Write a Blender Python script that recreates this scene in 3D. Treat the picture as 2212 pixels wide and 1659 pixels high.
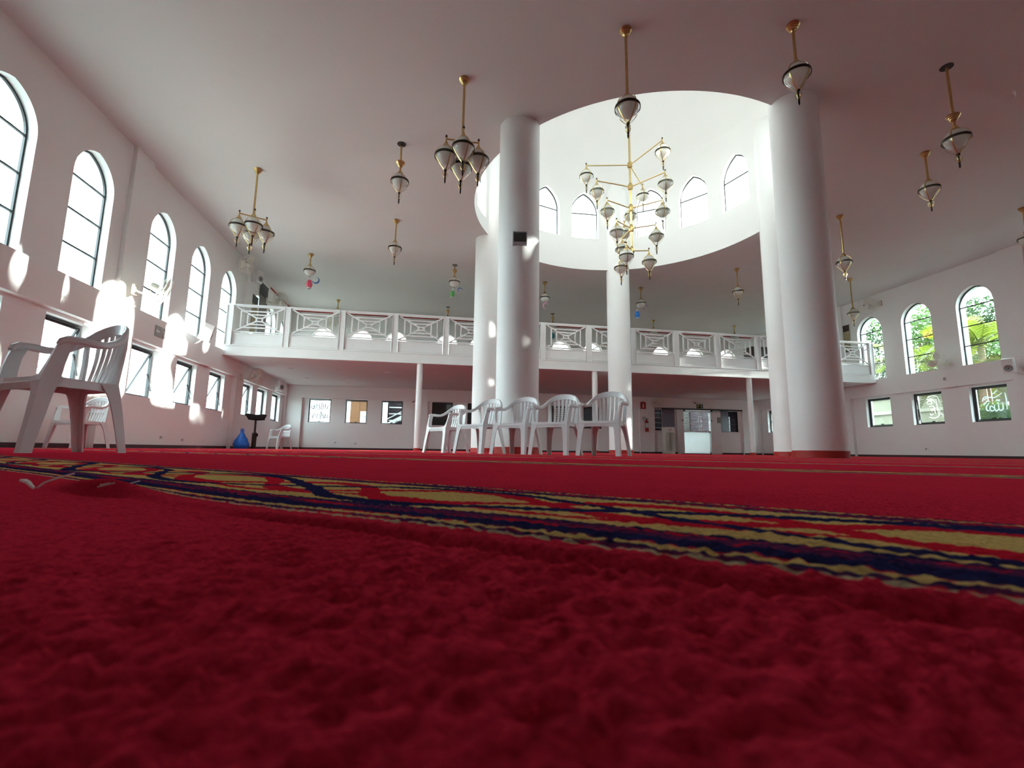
import bpy, math, random
from mathutils import Vector, Matrix
PI = math.pi
rnd = random.Random(7)
S = bpy.context.scene
C = S.collection
for o in list(bpy.data.objects): bpy.data.objects.remove(o)

# ---------------------------------------------------------------- camera, sky, sun, exposure
CAM_H = 0.05
YAW, PITCH, ROLL = 0.17120, 0.14225, 0.01301
fw = Vector((math.sin(YAW)*math.cos(PITCH), math.cos(YAW)*math.cos(PITCH), math.sin(PITCH)))
r0 = Vector((math.cos(YAW), -math.sin(YAW), 0)); u0 = r0.cross(fw)
rr = math.cos(ROLL)*r0 + math.sin(ROLL)*u0; uu = -math.sin(ROLL)*r0 + math.cos(ROLL)*u0
cd = bpy.data.cameras.new('camera'); cam = bpy.data.objects.new('camera', cd); C.objects.link(cam)
cam.matrix_world = Matrix(((rr.x, uu.x, -fw.x, 0), (rr.y, uu.y, -fw.y, 0), (rr.z, uu.z, -fw.z, CAM_H), (0, 0, 0, 1)))
cd.sensor_fit = 'HORIZONTAL'; cd.sensor_width = 36; cd.lens = 1004.5/2212*36; cd.clip_start = 0.005; cd.clip_end = 400
cd.dof.use_dof = True; cd.dof.focus_distance = 6.5; cd.dof.aperture_fstop = 11
S.camera = cam
W = bpy.data.worlds.new('sky'); S.world = W; W.use_nodes = True
SKY = 12.5
bg = W.node_tree.nodes['Background']; bg.inputs[0].default_value = (0.74, 1.0, 1.05, 1); bg.inputs[1].default_value = SKY
SUN_DIR = Vector((-22.13, 0.9, -2.1)).normalized()
sl = bpy.data.lights.new('sun', 'SUN'); sl.energy = 42; sl.angle = math.radians(0.6); sl.color = (0.95, 1.0, 0.93)
sun = bpy.data.objects.new('sun', sl); C.objects.link(sun); sun.location = (40, 5, 8)
sun.rotation_euler = SUN_DIR.to_track_quat('-Z', 'Y').to_euler()
S.view_settings.view_transform = 'Standard'; S.view_settings.look = 'None'
S.view_settings.exposure = 0.26; S.view_settings.gamma = 1.0; S.view_settings.use_curve_mapping = False
S.cycles.max_bounces = 7; S.cycles.diffuse_bounces = 5; S.cycles.glossy_bounces = 4
S.cycles.transparent_max_bounces = 16; S.cycles.caustics_reflective = False; S.cycles.caustics_refractive = False
S.cycles.sample_clamp_indirect = 12

# ---------------------------------------------------------------- helpers
def nodes_mat(name):
    m = bpy.data.materials.new(name); m.use_nodes = True
    nt = m.node_tree; return m, nt, nt.nodes['Principled BSDF']
def mat(name, col, rough=0.6, metal=0.0, var=0.06, scale=6.0, bump=0.0, bscale=60.0, coat=0.0, sheen=0.0, spec=0.5):
    m, nt, b = nodes_mat(name); N, L = nt.nodes, nt.links
    tc = N.new('ShaderNodeTexCoord'); n = N.new('ShaderNodeTexNoise'); n.inputs['Scale'].default_value = scale
    n.inputs['Detail'].default_value = 1; L.new(tc.outputs['Object'], n.inputs['Vector'])
    mx = N.new('ShaderNodeMix'); mx.data_type = 'RGBA'
    L.new(n.outputs['Fac'], mx.inputs[0])
    mx.inputs[6].default_value = tuple(max(0, c*(1-var)) for c in col)+(1,); mx.inputs[7].default_value = tuple(min(1, c*(1+var)) for c in col)+(1,)
    L.new(mx.outputs[2], b.inputs['Base Color'])
    b.inputs['Roughness'].default_value = rough; b.inputs['Metallic'].default_value = metal
    b.inputs['Coat Weight'].default_value = coat; b.inputs['Sheen Weight'].default_value = sheen
    b.inputs['Specular IOR Level'].default_value = spec
    if bump:
        n2 = N.new('ShaderNodeTexNoise'); n2.inputs['Scale'].default_value = bscale; L.new(tc.outputs['Object'], n2.inputs['Vector'])
        bp = N.new('ShaderNodeBump'); bp.inputs['Strength'].default_value = bump; bp.inputs['Distance'].default_value = 0.01
        L.new(n2.outputs['Fac'], bp.inputs['Height']); L.new(bp.outputs[0], b.inputs['Normal'])
    return m
def thin_glass(name, tint=(0.96, 0.98, 0.97), refl=1.0):
    m = bpy.data.materials.new(name); m.use_nodes = True; nt = m.node_tree; N, L = nt.nodes, nt.links
    N.remove(N['Principled BSDF']); out = N['Material Output']
    t = N.new('ShaderNodeBsdfTransparent'); t.inputs[0].default_value = tint+(1,)
    g = N.new('ShaderNodeBsdfGlossy'); g.inputs['Roughness'].default_value = 0.02; g.inputs[0].default_value = (refl, refl, refl, 1)
    lw = N.new('ShaderNodeLayerWeight'); lw.inputs[0].default_value = 0.5
    pw = N.new('ShaderNodeMath'); pw.operation = 'POWER'; pw.inputs[1].default_value = 4.0; L.new(lw.outputs['Facing'], pw.inputs[0])
    f = N.new('ShaderNodeMath'); f.operation = 'MULTIPLY_ADD'; f.inputs[1].default_value = 0.55; f.inputs[2].default_value = 0.05; L.new(pw.outputs[0], f.inputs[0])
    mx = N.new('ShaderNodeMixShader'); L.new(f.outputs[0], mx.inputs[0]); L.new(t.outputs[0], mx.inputs[1]); L.new(g.outputs[0], mx.inputs[2])
    L.new(mx.outputs[0], out.inputs[0]); return m
def leaf_mat(name, c1, c2, trans=0.5, scale=3.0):
    m = bpy.data.materials.new(name); m.use_nodes = True; nt = m.node_tree; N, L = nt.nodes, nt.links
    b = N['Principled BSDF']; out = N['Material Output']; b.inputs['Roughness'].default_value = 0.5
    tc = N.new('ShaderNodeTexCoord'); n = N.new('ShaderNodeTexNoise'); n.inputs['Scale'].default_value = scale; L.new(tc.outputs['Object'], n.inputs['Vector'])
    mx = N.new('ShaderNodeMix'); mx.data_type = 'RGBA'; L.new(n.outputs['Fac'], mx.inputs[0]); mx.inputs[6].default_value = c1+(1,); mx.inputs[7].default_value = c2+(1,)
    L.new(mx.outputs[2], b.inputs['Base Color']); t = N.new('ShaderNodeBsdfTranslucent'); L.new(mx.outputs[2], t.inputs[0])
    ms = N.new('ShaderNodeMixShader'); ms.inputs[0].default_value = trans; L.new(b.outputs[0], ms.inputs[1]); L.new(t.outputs[0], ms.inputs[2]); L.new(ms.outputs[0], out.inputs[0])
    return m

class MB:
    """collects quads and triangles for ONE mesh"""
    def __init__(s): s.v = []; s.f = []
    def quad(s, a, b, c, d):
        n = len(s.v); s.v += [tuple(a), tuple(b), tuple(c), tuple(d)]; s.f.append((n, n+1, n+2, n+3)); return s
    def box(s, x0, x1, y0, y1, z0, z1, M=None):
        n = len(s.v); P = [(x, y, z) for z in (z0, z1) for y in (y0, y1) for x in (x0, x1)]
        if M is not None: P = [tuple(M @ Vector(p)) for p in P]
        s.v += P; s.f += [tuple(n+i for i in q) for q in ((0, 2, 3, 1), (4, 5, 7, 6), (0, 1, 5, 4), (2, 6, 7, 3), (0, 4, 6, 2), (1, 3, 7, 5))]; return s
    def bar(s, p0, p1, w, d, up=(0, 0, 1)):
        p0 = Vector(p0); p1 = Vector(p1); t = (p1-p0); L = t.length; t = t/L; up = Vector(up)
        if abs(t.dot(up)) > 0.98: up = Vector((0, 1, 0))
        a = t.cross(up).normalized(); b = a.cross(t)
        M = Matrix(((t.x, a.x, b.x, p0.x), (t.y, a.y, b.y, p0.y), (t.z, a.z, b.z, p0.z), (0, 0, 0, 1)))
        return s.box(0, L, -w/2, w/2, -d/2, d/2, M)
    def lathe(s, prof, seg=20, M=None, a0=0.0, a1=2*PI):
        """prof: (r, z) pairs"""
        full = abs(a1-a0-2*PI) < 1e-6; k = seg if full else seg+1; n = len(s.v)
        for (r, z) in prof:
            for i in range(k):
                a = a0+(a1-a0)*i/seg; p = Vector((r*math.cos(a), r*math.sin(a), z)); s.v.append(tuple(M @ p if M is not None else p))
        for j in range(len(prof)-1):
            for i in range(seg):
                i2 = (i+1) % k; s.f.append((n+j*k+i, n+j*k+i2, n+(j+1)*k+i2, n+(j+1)*k+i))
        return s
    def tube(s, path, r, seg=8, closed=False, up=(0, 0, 1)):
        rs = r if isinstance(r, (list, tuple)) else [r]*len(path)
        return s.sweep(path, [[(q*math.cos(2*PI*i/seg), q*math.sin(2*PI*i/seg)) for i in range(seg)] for q in rs], closed, up)
    def ribbon(s, path, a, b, closed=False, up=(0, 0, 1)):
        """a: half size across, b: half size along 'up'; numbers or lists"""
        A = a if isinstance(a, (list, tuple)) else [a]*len(path); B = b if isinstance(b, (list, tuple)) else [b]*len(path)
        return s.sweep(path, [[(x, y), (-x, y), (-x, -y), (x, -y)] for x, y in zip(A, B)], closed, up)
    def sweep(s, path, secs, closed=False, up=(0, 0, 1)):
        P = [Vector(p) for p in path]; n = len(s.v); m = len(P); k = len(secs[0]); up = Vector(up)
        for i, p in enumerate(P):
            if closed: t = P[(i+1) % m]-P[i-1]
            else: t = P[min(i+1, m-1)]-P[max(i-1, 0)]
            t.normalize(); a = t.cross(up)
            if a.length < 0.05: a = t.cross(Vector((0, 1, 0.01)))
            a.normalize(); b = a.cross(t)
            for (x, y) in secs[i]: s.v.append(tuple(p+a*x+b*y))
        for i in range(m if closed else m-1):
            j = (i+1) % m
            for q in range(k): s.f.append((n+i*k+q, n+i*k+(q+1) % k, n+j*k+(q+1) % k, n+j*k+q))
        if not closed: s.f.append(tuple(n+q for q in range(k))[::-1]); s.f.append(tuple(n+(m-1)*k+q for q in range(k)))
        return s
    def prism(s, poly, z0, z1, M=None):
        """poly of (x, y), extruded along z"""
        n = len(s.v); k = len(poly); P = [(x, y, z) for z in (z0, z1) for x, y in poly]
        if M is not None: P = [tuple(M @ Vector(p)) for p in P]
        s.v += P; s.f.append(tuple(n+i for i in range(k))[::-1]); s.f.append(tuple(n+k+i for i in range(k)))
        s.f += [(n+i, n+(i+1) % k, n+k+(i+1) % k, n+k+i) for i in range(k)]; return s
    def loft(s, rings, cap=True):
        n = len(s.v); k = len(rings[0])
        for R in rings: s.v += [tuple(p) for p in R]
        for j in range(len(rings)-1):
            s.f += [(n+j*k+i, n+j*k+(i+1) % k, n+(j+1)*k+(i+1) % k, n+(j+1)*k+i) for i in range(k)]
        if cap: s.f.append(tuple(n+i for i in range(k))[::-1]); s.f.append(tuple(n+(len(rings)-1)*k+i for i in range(k)))
        return s
    def mesh(s, name, m, smooth=False, fix=True):
        me = bpy.data.meshes.new(name); me.from_pydata(s.v, [], s.f)
        if fix:
            import bmesh
            bm = bmesh.new(); bm.from_mesh(me); bmesh.ops.remove_doubles(bm, verts=bm.verts, dist=1e-5)
            bmesh.ops.recalc_face_normals(bm, faces=bm.faces); bm.to_mesh(me); bm.free()
        me.materials.append(m)
        if smooth:
            me.polygons.foreach_set('use_smooth', [True]*len(me.polygons))
            if smooth != 'full': me.set_sharp_from_angle(angle=math.radians(40))
        me.update(); return me
    def build(s, name, m, parent=None, smooth=False, fix=True): return link(name, s.mesh(name, m, smooth, fix), parent)
def link(name, me, parent=None):
    o = bpy.data.objects.new(name, me); C.objects.link(o)
    if parent: o.parent = parent
    return o
def place(o, loc=(0, 0, 0), rz=0.0, sc=None):
    o.location = loc; o.rotation_euler = (0, 0, rz)
    if sc: o.scale = sc
    return o
def empty(name, loc=(0, 0, 0), rz=0.0, parent=None):
    o = bpy.data.objects.new(name, None); C.objects.link(o); o.location = loc; o.rotation_euler = (0, 0, rz); o.empty_display_size = 0.1
    if parent: o.parent = parent
    return o
def tag(o, label, cat=None, group=None, kind=None):
    o['label'] = label
    if cat: o['category'] = cat
    if group: o['group'] = group
    if kind: o['kind'] = kind
    return o
KIDS = {}
def copy_tree(o, parent=None):
    c = o.copy(); C.objects.link(c); c.parent = parent
    for ch in o.children: copy_tree(ch, c)
    return c
def noise(x, y, z=0.0):
    from mathutils import noise as nz
    return nz.noise((x, y, z))

# ---------------------------------------------------------------- materials
M_wall = mat('white_paint', (0.87, 0.86, 0.845), 0.75, var=0.02, scale=1.2)
M_ceil = mat('ceiling_paint', (0.74, 0.74, 0.725), 0.85, var=0.03, scale=0.7)
M_col = mat('column_paint', (0.87, 0.865, 0.855), 0.6, var=0.02, scale=2)
M_steelw = mat('white_enamel', (0.79, 0.775, 0.765), 0.4, var=0.03, scale=4)
M_skirt = mat('dark_red_skirting', (0.055, 0.012, 0.018), 0.5, var=0.2)
M_redbase = mat('red_base_paint', (0.42, 0.022, 0.018), 0.5, var=0.12)
M_frame = mat('dark_bronze_frame', (0.02, 0.018, 0.02), 0.4, var=0.2)
M_glass = thin_glass('window_glass')
M_glass_dome = thin_glass('drum_dimming_glass', (0.55, 0.50, 0.48)); M_glass_dark = thin_glass('tinted_glass', (0.16, 0.12, 0.18), 0.9)  # dome pane tint added to dim the daylight entering the drum
M_brass = mat('brass', (0.62, 0.46, 0.20), 0.28, 1.0, var=0.12, scale=12)
M_brass_dark = mat('aged_bronze', (0.05, 0.042, 0.03), 0.3, 1.0, var=0.3, scale=20)
M_globe = leaf_mat('milk_glass', (0.86, 0.85, 0.80), (0.92, 0.91, 0.87), 0.4); M_globe.node_tree.nodes['Principled BSDF'].inputs['Roughness'].default_value = 0.12
M_shell = thin_glass('clear_lantern_glass', (0.97, 0.97, 0.96))
M_plastic = mat('white_plastic', (0.80, 0.80, 0.81), 0.28, var=0.02, scale=9)
M_plastic_cream = mat('cream_plastic', (0.76, 0.74, 0.66), 0.4, var=0.04)
M_plastic_grey = mat('grey_plastic', (0.30, 0.30, 0.30), 0.5, var=0.1)
M_black = mat('black_metal', (0.012, 0.012, 0.013), 0.45, var=0.3)
M_purple = mat('purple_tinted_panel', (0.10, 0.06, 0.11), 0.25, var=0.1)
M_etch = leaf_mat('frosted_etching', (0.80, 0.82, 0.82), (0.88, 0.9, 0.9), 0.75)
M_etch_grey = mat('grey_etching', (0.16, 0.16, 0.17), 0.8, var=0.05)
M_blue = mat('blue_bag_plastic', (0.01, 0.13, 0.55), 0.3, var=0.25, scale=20, bump=0.6, bscale=35)
M_wood = mat('stained_wood', (0.17, 0.065, 0.02), 0.4, var=0.3, scale=5)
M_wood_dark = mat('dark_wood', (0.035, 0.014, 0.01), 0.5, var=0.3)
M_paper = mat('white_paper', (0.72, 0.74, 0.76), 0.8, var=0.03)
M_red = mat('red_enamel', (0.36, 0.012, 0.015), 0.4, var=0.1)
M_cream = mat('cream_stucco', (0.26, 0.25, 0.19), 0.9, var=0.08, bump=0.2)
M_concrete = mat('outdoor_concrete', (0.26, 0.25, 0.23), 0.9, var=0.15)
M_bark = mat('bark', (0.16, 0.11, 0.07), 0.9, var=0.4, scale=10, bump=0.5)
M_leaf = leaf_mat('green_leaves', (0.025, 0.07, 0.012), (0.08, 0.14, 0.025), 0.45)
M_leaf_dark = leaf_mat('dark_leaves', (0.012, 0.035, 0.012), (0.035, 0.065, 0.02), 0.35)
M_palm = leaf_mat('palm_leaf_yellow_green', (0.085, 0.13, 0.012), (0.20, 0.22, 0.025), 0.55)
M_palm_d = leaf_mat('palm_leaf_olive', (0.035, 0.055, 0.012), (0.10, 0.095, 0.03), 0.4)
M_flower = mat('orange_flower', (0.9, 0.42, 0.02), 0.6)
M_lcd = mat('lcd_grey_green', (0.055, 0.065, 0.06), 0.25, var=0.05)
M_silver = mat('silver_plastic', (0.40, 0.40, 0.41), 0.4, var=0.05)
M_sign_grey = mat('sign_grey_green', (0.30, 0.33, 0.30), 0.6, var=0.04)
M_sign_black = mat('sign_black', (0.01, 0.012, 0.01), 0.5)
M_sign_yellow = mat('sign_yellow', (0.75, 0.62, 0.15), 0.6)
M_darkroom = mat('unlit_room_dark', (0.05, 0.035, 0.045), 0.8, var=0.2)
M_thread = mat('white_thread', (0.78, 0.74, 0.72), 0.8)
def print_mat(name, base, ink, rows, axis=2):
    m, nt, b = nodes_mat(name); N, L = nt.nodes, nt.links
    tc = N.new('ShaderNodeTexCoord'); wv = N.new('ShaderNodeTexWave'); wv.bands_direction = 'Z'; wv.inputs['Scale'].default_value = rows; wv.inputs['Distortion'].default_value = 0
    n = N.new('ShaderNodeTexNoise'); n.inputs['Scale'].default_value = 40; L.new(tc.outputs['Object'], wv.inputs['Vector']); L.new(tc.outputs['Object'], n.inputs['Vector'])
    mu = N.new('ShaderNodeMath'); mu.operation = 'MULTIPLY'; L.new(wv.outputs['Fac'], mu.inputs[0]); L.new(n.outputs['Fac'], mu.inputs[1])
    cr = N.new('ShaderNodeValToRGB'); cr.color_ramp.elements[0].position = 0.33; cr.color_ramp.elements[1].position = 0.38
    cr.color_ramp.elements[0].color = base+(1,); cr.color_ramp.elements[1].color = ink+(1,)
    L.new(mu.outputs[0], cr.inputs[0]); L.new(cr.outputs[0], b.inputs['Base Color']); b.inputs['Roughness'].default_value = 0.6
    return m
M_poster_y = print_mat('printed_yellow_poster', (0.50, 0.43, 0.22), (0.08, 0.06, 0.05), 6)
M_poster_g = print_mat('printed_grey_poster', (0.30, 0.28, 0.27), (0.05, 0.05, 0.06), 6)

# carpet: red pile with woven bands every 1.36 m along a diagonal
CA = math.radians(47); BAND0, PERIOD = 0.232, 1.36
def carpet_material():
    m, nt, b = nodes_mat('red_carpet'); N, L = nt.nodes, nt.links
    def mth(op, a, bb=None, c=None):
        n = N.new('ShaderNodeMath'); n.operation = op
        for i, x in enumerate((a, bb, c)):
            if x is None: continue
            if isinstance(x, (int, float)): n.inputs[i].default_value = x
            else: L.new(x, n.inputs[i])
        return n.outputs[0]
    def col(c): return c+(1,)
    def mix(f, a, c):
        x = N.new('ShaderNodeMix'); x.data_type = 'RGBA'
        if isinstance(f, (int, float)): x.inputs[0].default_value = f
        else: L.new(f, x.inputs[0])
        for i, q in ((6, a), (7, c)):
            if isinstance(q, tuple): x.inputs[i].default_value = col(q)
            else: L.new(q, x.inputs[i])
        return x.outputs[2]
    geo = N.new('ShaderNodeNewGeometry'); sx = N.new('ShaderNodeSeparateXYZ'); L.new(geo.outputs['Position'], sx.inputs[0])
    X, Y = sx.outputs[0], sx.outputs[1]
    nz = N.new('ShaderNodeTexNoise'); nz.inputs['Scale'].default_value = 60; nz.inputs['Detail'].default_value = 3; L.new(geo.outputs['Position'], nz.inputs['Vector'])
    nb = N.new('ShaderNodeTexNoise'); nb.inputs['Scale'].default_value = 7; nb.inputs['Detail'].default_value = 3; L.new(geo.outputs['Position'], nb.inputs['Vector'])
    jit = mth('MULTIPLY', mth('SUBTRACT', nz.outputs['Fac'], 0.5), 0.012)
    d = mth('ADD', mth('ADD', mth('MULTIPLY', X, math.cos(CA)), mth('MULTIPLY', Y, math.sin(CA))), jit)
    s = mth('ADD', mth('MULTIPLY', X, math.sin(CA)), mth('MULTIPLY', Y, -math.cos(CA)))
    dm = mth('WRAP', mth('SUBTRACT', d, BAND0), PERIOD, 0.0)          # 0..PERIOD, band = 0..0.285
    def rng(x, lo, hi): return mth('MULTIPLY', mth('GREATER_THAN', x, lo), mth('LESS_THAN', x, hi))
    red = mix(nb.outputs['Fac'], (0.34, 0.014, 0.030), (0.45, 0.019, 0.042))
    GOLD, NAVY, PURP, PALE, CRIM = (0.42, 0.28, 0.10), (0.014, 0.013, 0.045), (0.07, 0.014, 0.045), (0.30, 0.24, 0.15), (0.38, 0.011, 0.024)
    c = red
    # streaky border: crimson, purple and navy dashes along the band
    mp = N.new('ShaderNodeCombineXYZ'); L.new(mth('MULTIPLY', s, 5.0), mp.inputs[0]); L.new(mth('MULTIPLY', d, 60.0), mp.inputs[1])
    ns = N.new('ShaderNodeTexNoise'); ns.inputs['Scale'].default_value = 1.6; ns.inputs['Detail'].default_value = 2; L.new(mp.outputs[0], ns.inputs['Vector'])
    streak = mix(mth('GREATER_THAN', ns.outputs['Fac'], 0.47), mix(mth('GREATER_THAN', ns.outputs['Fac'], 0.40), NAVY, PURP), mix(mth('GREATER_THAN', ns.outputs['Fac'], 0.56), PURP, CRIM))
    c = mix(rng(dm, 0.0, 0.285), c, streak)
    c = mix(rng(dm, 0.0, 0.005), c, PALE); c = mix(rng(dm, 0.016, 0.024), c, GOLD); c = mix(rng(dm, 0.027, 0.047), c, NAVY)
    c = mix(rng(dm, 0.2725, 0.277), c, GOLD)
    # gold field with interlaced crimson and navy scrolls
    F0, F1 = 0.072, 0.246
    t = mth('DIVIDE', mth('SUBTRACT', dm, F0), F1-F0); fld = rng(t, 0.0, 1.0)
    field = GOLD
    sj = mth('ADD', s, mth('MULTIPLY', mth('SUBTRACT', nb.outputs['Fac'], 0.5), 0.10))
    def strand(per, ph, amp, off, wid, shape='SINE'):
        a = mth(shape, mth('MULTIPLY_ADD', sj, 2*PI/per, ph)); return mth('LESS_THAN', mth('ABSOLUTE', mth('SUBTRACT', mth('SUBTRACT', t, off), mth('MULTIPLY', a, amp))), wid)
    field = mix(strand(0.46, 0.0, 0.30, 0.55, 0.085), field, CRIM); field = mix(strand(0.46, PI, 0.30, 0.50, 0.085), field, CRIM)
    field = mix(strand(0.46, 0.8, 0.10, 0.22, 0.035), field, CRIM)
    field = mix(strand(0.92, 0.9, 0.42, 0.50, 0.07), field, NAVY); field = mix(strand(0.92, 0.9+PI, 0.42, 0.50, 0.055), field, NAVY)
    c = mix(fld, c, field); c = mix(rng(t, 0.985, 1.03), c, NAVY); c = mix(rng(t, -0.03, 0.01), c, NAVY)
    tuft = N.new('ShaderNodeTexNoise'); tuft.inputs['Scale'].default_value = 260; tuft.inputs['Detail'].default_value = 2; L.new(geo.outputs['Position'], tuft.inputs['Vector'])
    c2 = N.new('ShaderNodeMix'); c2.data_type = 'RGBA'; c2.blend_type = 'MULTIPLY'; c2.inputs[0].default_value = 0.55; L.new(c, c2.inputs[6])
    gap_shade = N.new('ShaderNodeValToRGB'); gap_shade.color_ramp.elements[0].position = 0.3; gap_shade.color_ramp.elements[1].position = 0.6
    gap_shade.color_ramp.elements[0].color = (0.35, 0.35, 0.35, 1); L.new(tuft.outputs['Fac'], gap_shade.inputs[0]); L.new(gap_shade.outputs[0], c2.inputs[7])  # multiply paints shade into the gaps between the tufts
    L.new(c2.outputs[2], b.inputs['Base Color']); b.inputs['Roughness'].default_value = 0.95; b.inputs['Specular IOR Level'].default_value = 0.0
    b.inputs['Sheen Weight'].default_value = 0.8; b.inputs['Sheen Roughness'].default_value = 0.35; vs = N.new('ShaderNodeVectorMath'); vs.operation = 'SCALE'; vs.inputs['Scale'].default_value = 1.9; L.new(c, vs.inputs[0]); L.new(vs.outputs[0], b.inputs['Sheen Tint'])
    bp = N.new('ShaderNodeBump'); bp.inputs['Strength'].default_value = 0.5; bp.inputs['Distance'].default_value = 0.004
    L.new(tuft.outputs['Fac'], bp.inputs['Height']); L.new(bp.outputs[0], b.inputs['Normal'])
    return m
M_carpet = carpet_material()

# ---------------------------------------------------------------- dimensions
XL, XR, YB, YF = -6.0, 16.13, 20.79, -3.0
H = 5.99; SILL = 2.83; LINT = 2.22; NICHE = 0.13; STEP = 0.05; T = 0.44
BY = 14.43; SLAB0, SLAB1 = 2.68, 2.99
DC = (4.69, 10.15); DR = 3.87
BAYS = [(4.45, 9.66, (5.38, 7.12, 8.87)), (10.34, 15.56, (11.08, 12.83, 14.55)), (16.12, 20.72, (16.80, 18.25, 19.83))]

def arch(u0, u1, z0, spring, apex): return dict(u0=u0, u1=u1, z0=z0, sp=spring, ap=apex)
def top_at(o, u):
    if o['ap'] <= o['sp']: return o['sp']
    a = (o['u1']-o['u0'])/2; r = o['ap']-o['sp']; c = (r*r-a*a)/(2*a); R = c+a; x = abs(u-(o['u0']+o['u1'])/2)
    return o['sp']+math.sqrt(max(0, R*R-(x+c)**2))
def wall_mesh(mb, Mp, u0, u1, z0, z1, T, ops, step=None, outer=True, rev=None):
    """strip wall with openings; Mp(u, w, z) maps wall coordinates to space, w = depth from the room face"""
    us = {u0, u1}; face = mb; mb = rev or mb
    for o in ops:
        us |= {o['u0'], o['u1']}
        if o['ap'] > o['sp']:
            for i in range(1, 16): us.add(o['u0']+(o['u1']-o['u0'])*(0.5-0.5*math.cos(PI*i/16)))
    us = sorted(us)
    if step:
        full = []
        for a, b in zip(us, us[1:]):
            n = max(1, math.ceil((b-a)/step)); full += [a+(b-a)*i/n for i in range(n)]
        us = full+[us[-1]]
    for a, b in zip(us, us[1:]):
        if b-a < 1e-7: continue
        m = (a+b)/2; op = next((o for o in ops if o['u0'] < m < o['u1']), None)
        spans = [(z0, z1, z0, z1)] if op is None else [(z0, op['z0'], z0, op['z0']), (top_at(op, a), z1, top_at(op, b), z1)]
        for (a0, a1, b0, b1) in spans:
            if a1-a0 < 1e-6 and b1-b0 < 1e-6: continue
            face.quad(Mp(a, 0, a0), Mp(b, 0, b0), Mp(b, 0, b1), Mp(a, 0, a1))
            if outer: mb.quad(Mp(a, T, a0), Mp(b, T, b0), Mp(b, T, b1), Mp(a, T, a1))
        if op is not None:
            mb.quad(Mp(a, 0, op['z0']), Mp(b, 0, op['z0']), Mp(b, T, op['z0']), Mp(a, T, op['z0']))
            mb.quad(Mp(a, 0, top_at(op, a)), Mp(b, 0, top_at(op, b)), Mp(b, T, top_at(op, b)), Mp(a, T, top_at(op, a)))
    for o in ops:
        for u in (o['u0'], o['u1']):
            mb.quad(Mp(u, 0, o['z0']), Mp(u, T, o['z0']), Mp(u, T, o['sp']), Mp(u, 0, o['sp']))
    for u in (u0, u1): mb.quad(Mp(u, 0, z0), Mp(u, T, z0), Mp(u, T, z1), Mp(u, 0, z1))
    for z in (z0, z1): mb.quad(Mp(u0, 0, z), Mp(u1, 0, z), Mp(u1, T, z), Mp(u0, T, z))

# ---------------------------------------------------------------- floor
def grid_axis(lo, hi, c0, c1, fine, growth=1.035):
    n = round((c1-c0)/fine); xs = [c0+(c1-c0)*i/n for i in range(n+1)]
    s = fine; x = c1; right = []
    while x < hi: s *= growth; x += s; right.append(min(x, hi))
    s = fine; x = c0; left = []
    while x > lo: s *= growth; x -= s; left.append(max(x, lo))
    return left[::-1]+xs+right
def build_floor():
    xs = grid_axis(XL-0.5, XR+0.5, -0.42, 0.50, 0.0028); ys = grid_axis(YF-0.4, YB+0.4, 0.05, 0.62, 0.0028)
    from mathutils import noise as nz
    v = []; ca, sa = math.cos(CA), math.sin(CA)
    for y in ys:
        for x in xs:
            z = 0.0; r = math.hypot(x, y)
            if r < 2.6:
                k = min(1.0, max(0.0, (2.6-r)/1.2))
                z += k*0.004*nz.noise((x*2.2, y*2.2, 3))
                if r < 1.1:
                    k2 = min(1.0, (1.1-r)/0.5); k3 = max(0.0, min(1.0, (0.42-r)/0.25))
                    z += k2*0.0012*nz.noise((x*190, y*190, 9))+k3*(0.0034*nz.noise((x*165, y*165, 0))+0.0014*nz.noise((x*60, y*60, 5)))
                d = x*ca+y*sa; s = x*sa-y*ca
                dd = d-0.198-0.006*nz.noise((s*7, 1.7, 0))
                dep = 0.022*min(1, max(0.1, 0.85+1.0*nz.noise((s*4.0+3.3, 0.3, 0))+1.2*min(0.0, s+0.1)))
                z += -dep*math.exp(-(dd/0.0075)**2)+0.0012*math.exp(-((dd+0.014)/0.008)**2)+0.0012*math.exp(-((dd-0.014)/0.008)**2)
                if s < -0.35:                                         # pucker where the seam has lifted
                    q = math.exp(-((s+0.72)/0.10)**2); z += 0.010*q*math.exp(-((d-0.215)/0.02)**2)-0.010*q*math.exp(-((d-0.185)/0.012)**2)
            v.append((x, y, z))
    nx = len(xs); f = []
    for j in range(len(ys)-1):
        for i in range(nx-1): f.append((j*nx+i, j*nx+i+1, (j+1)*nx+i+1, (j+1)*nx+i))
    me = bpy.data.meshes.new('floor'); me.from_pydata(v, [], f); me.materials.append(M_carpet)
    me.polygons.foreach_set('use_smooth', [True]*len(me.polygons)); me.update()
    tag(link('floor', me), 'red pile carpet with diagonal gold and navy patterned bands', kind='structure')
build_floor()

# ---------------------------------------------------------------- walls and windows
def map_left(u, w, z): return (XL-w, u, z)
def map_right(u, w, z): return (XR+w, u, z)
def map_back(u, w, z): return (u, YB+w, z)
WIN_N = [0]
def frame_ring(pts, w, d, closed=True):
    mb = MB(); mb.ribbon(pts, d/2, w/2, closed, up=(0, 1, 0)); return mb
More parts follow.
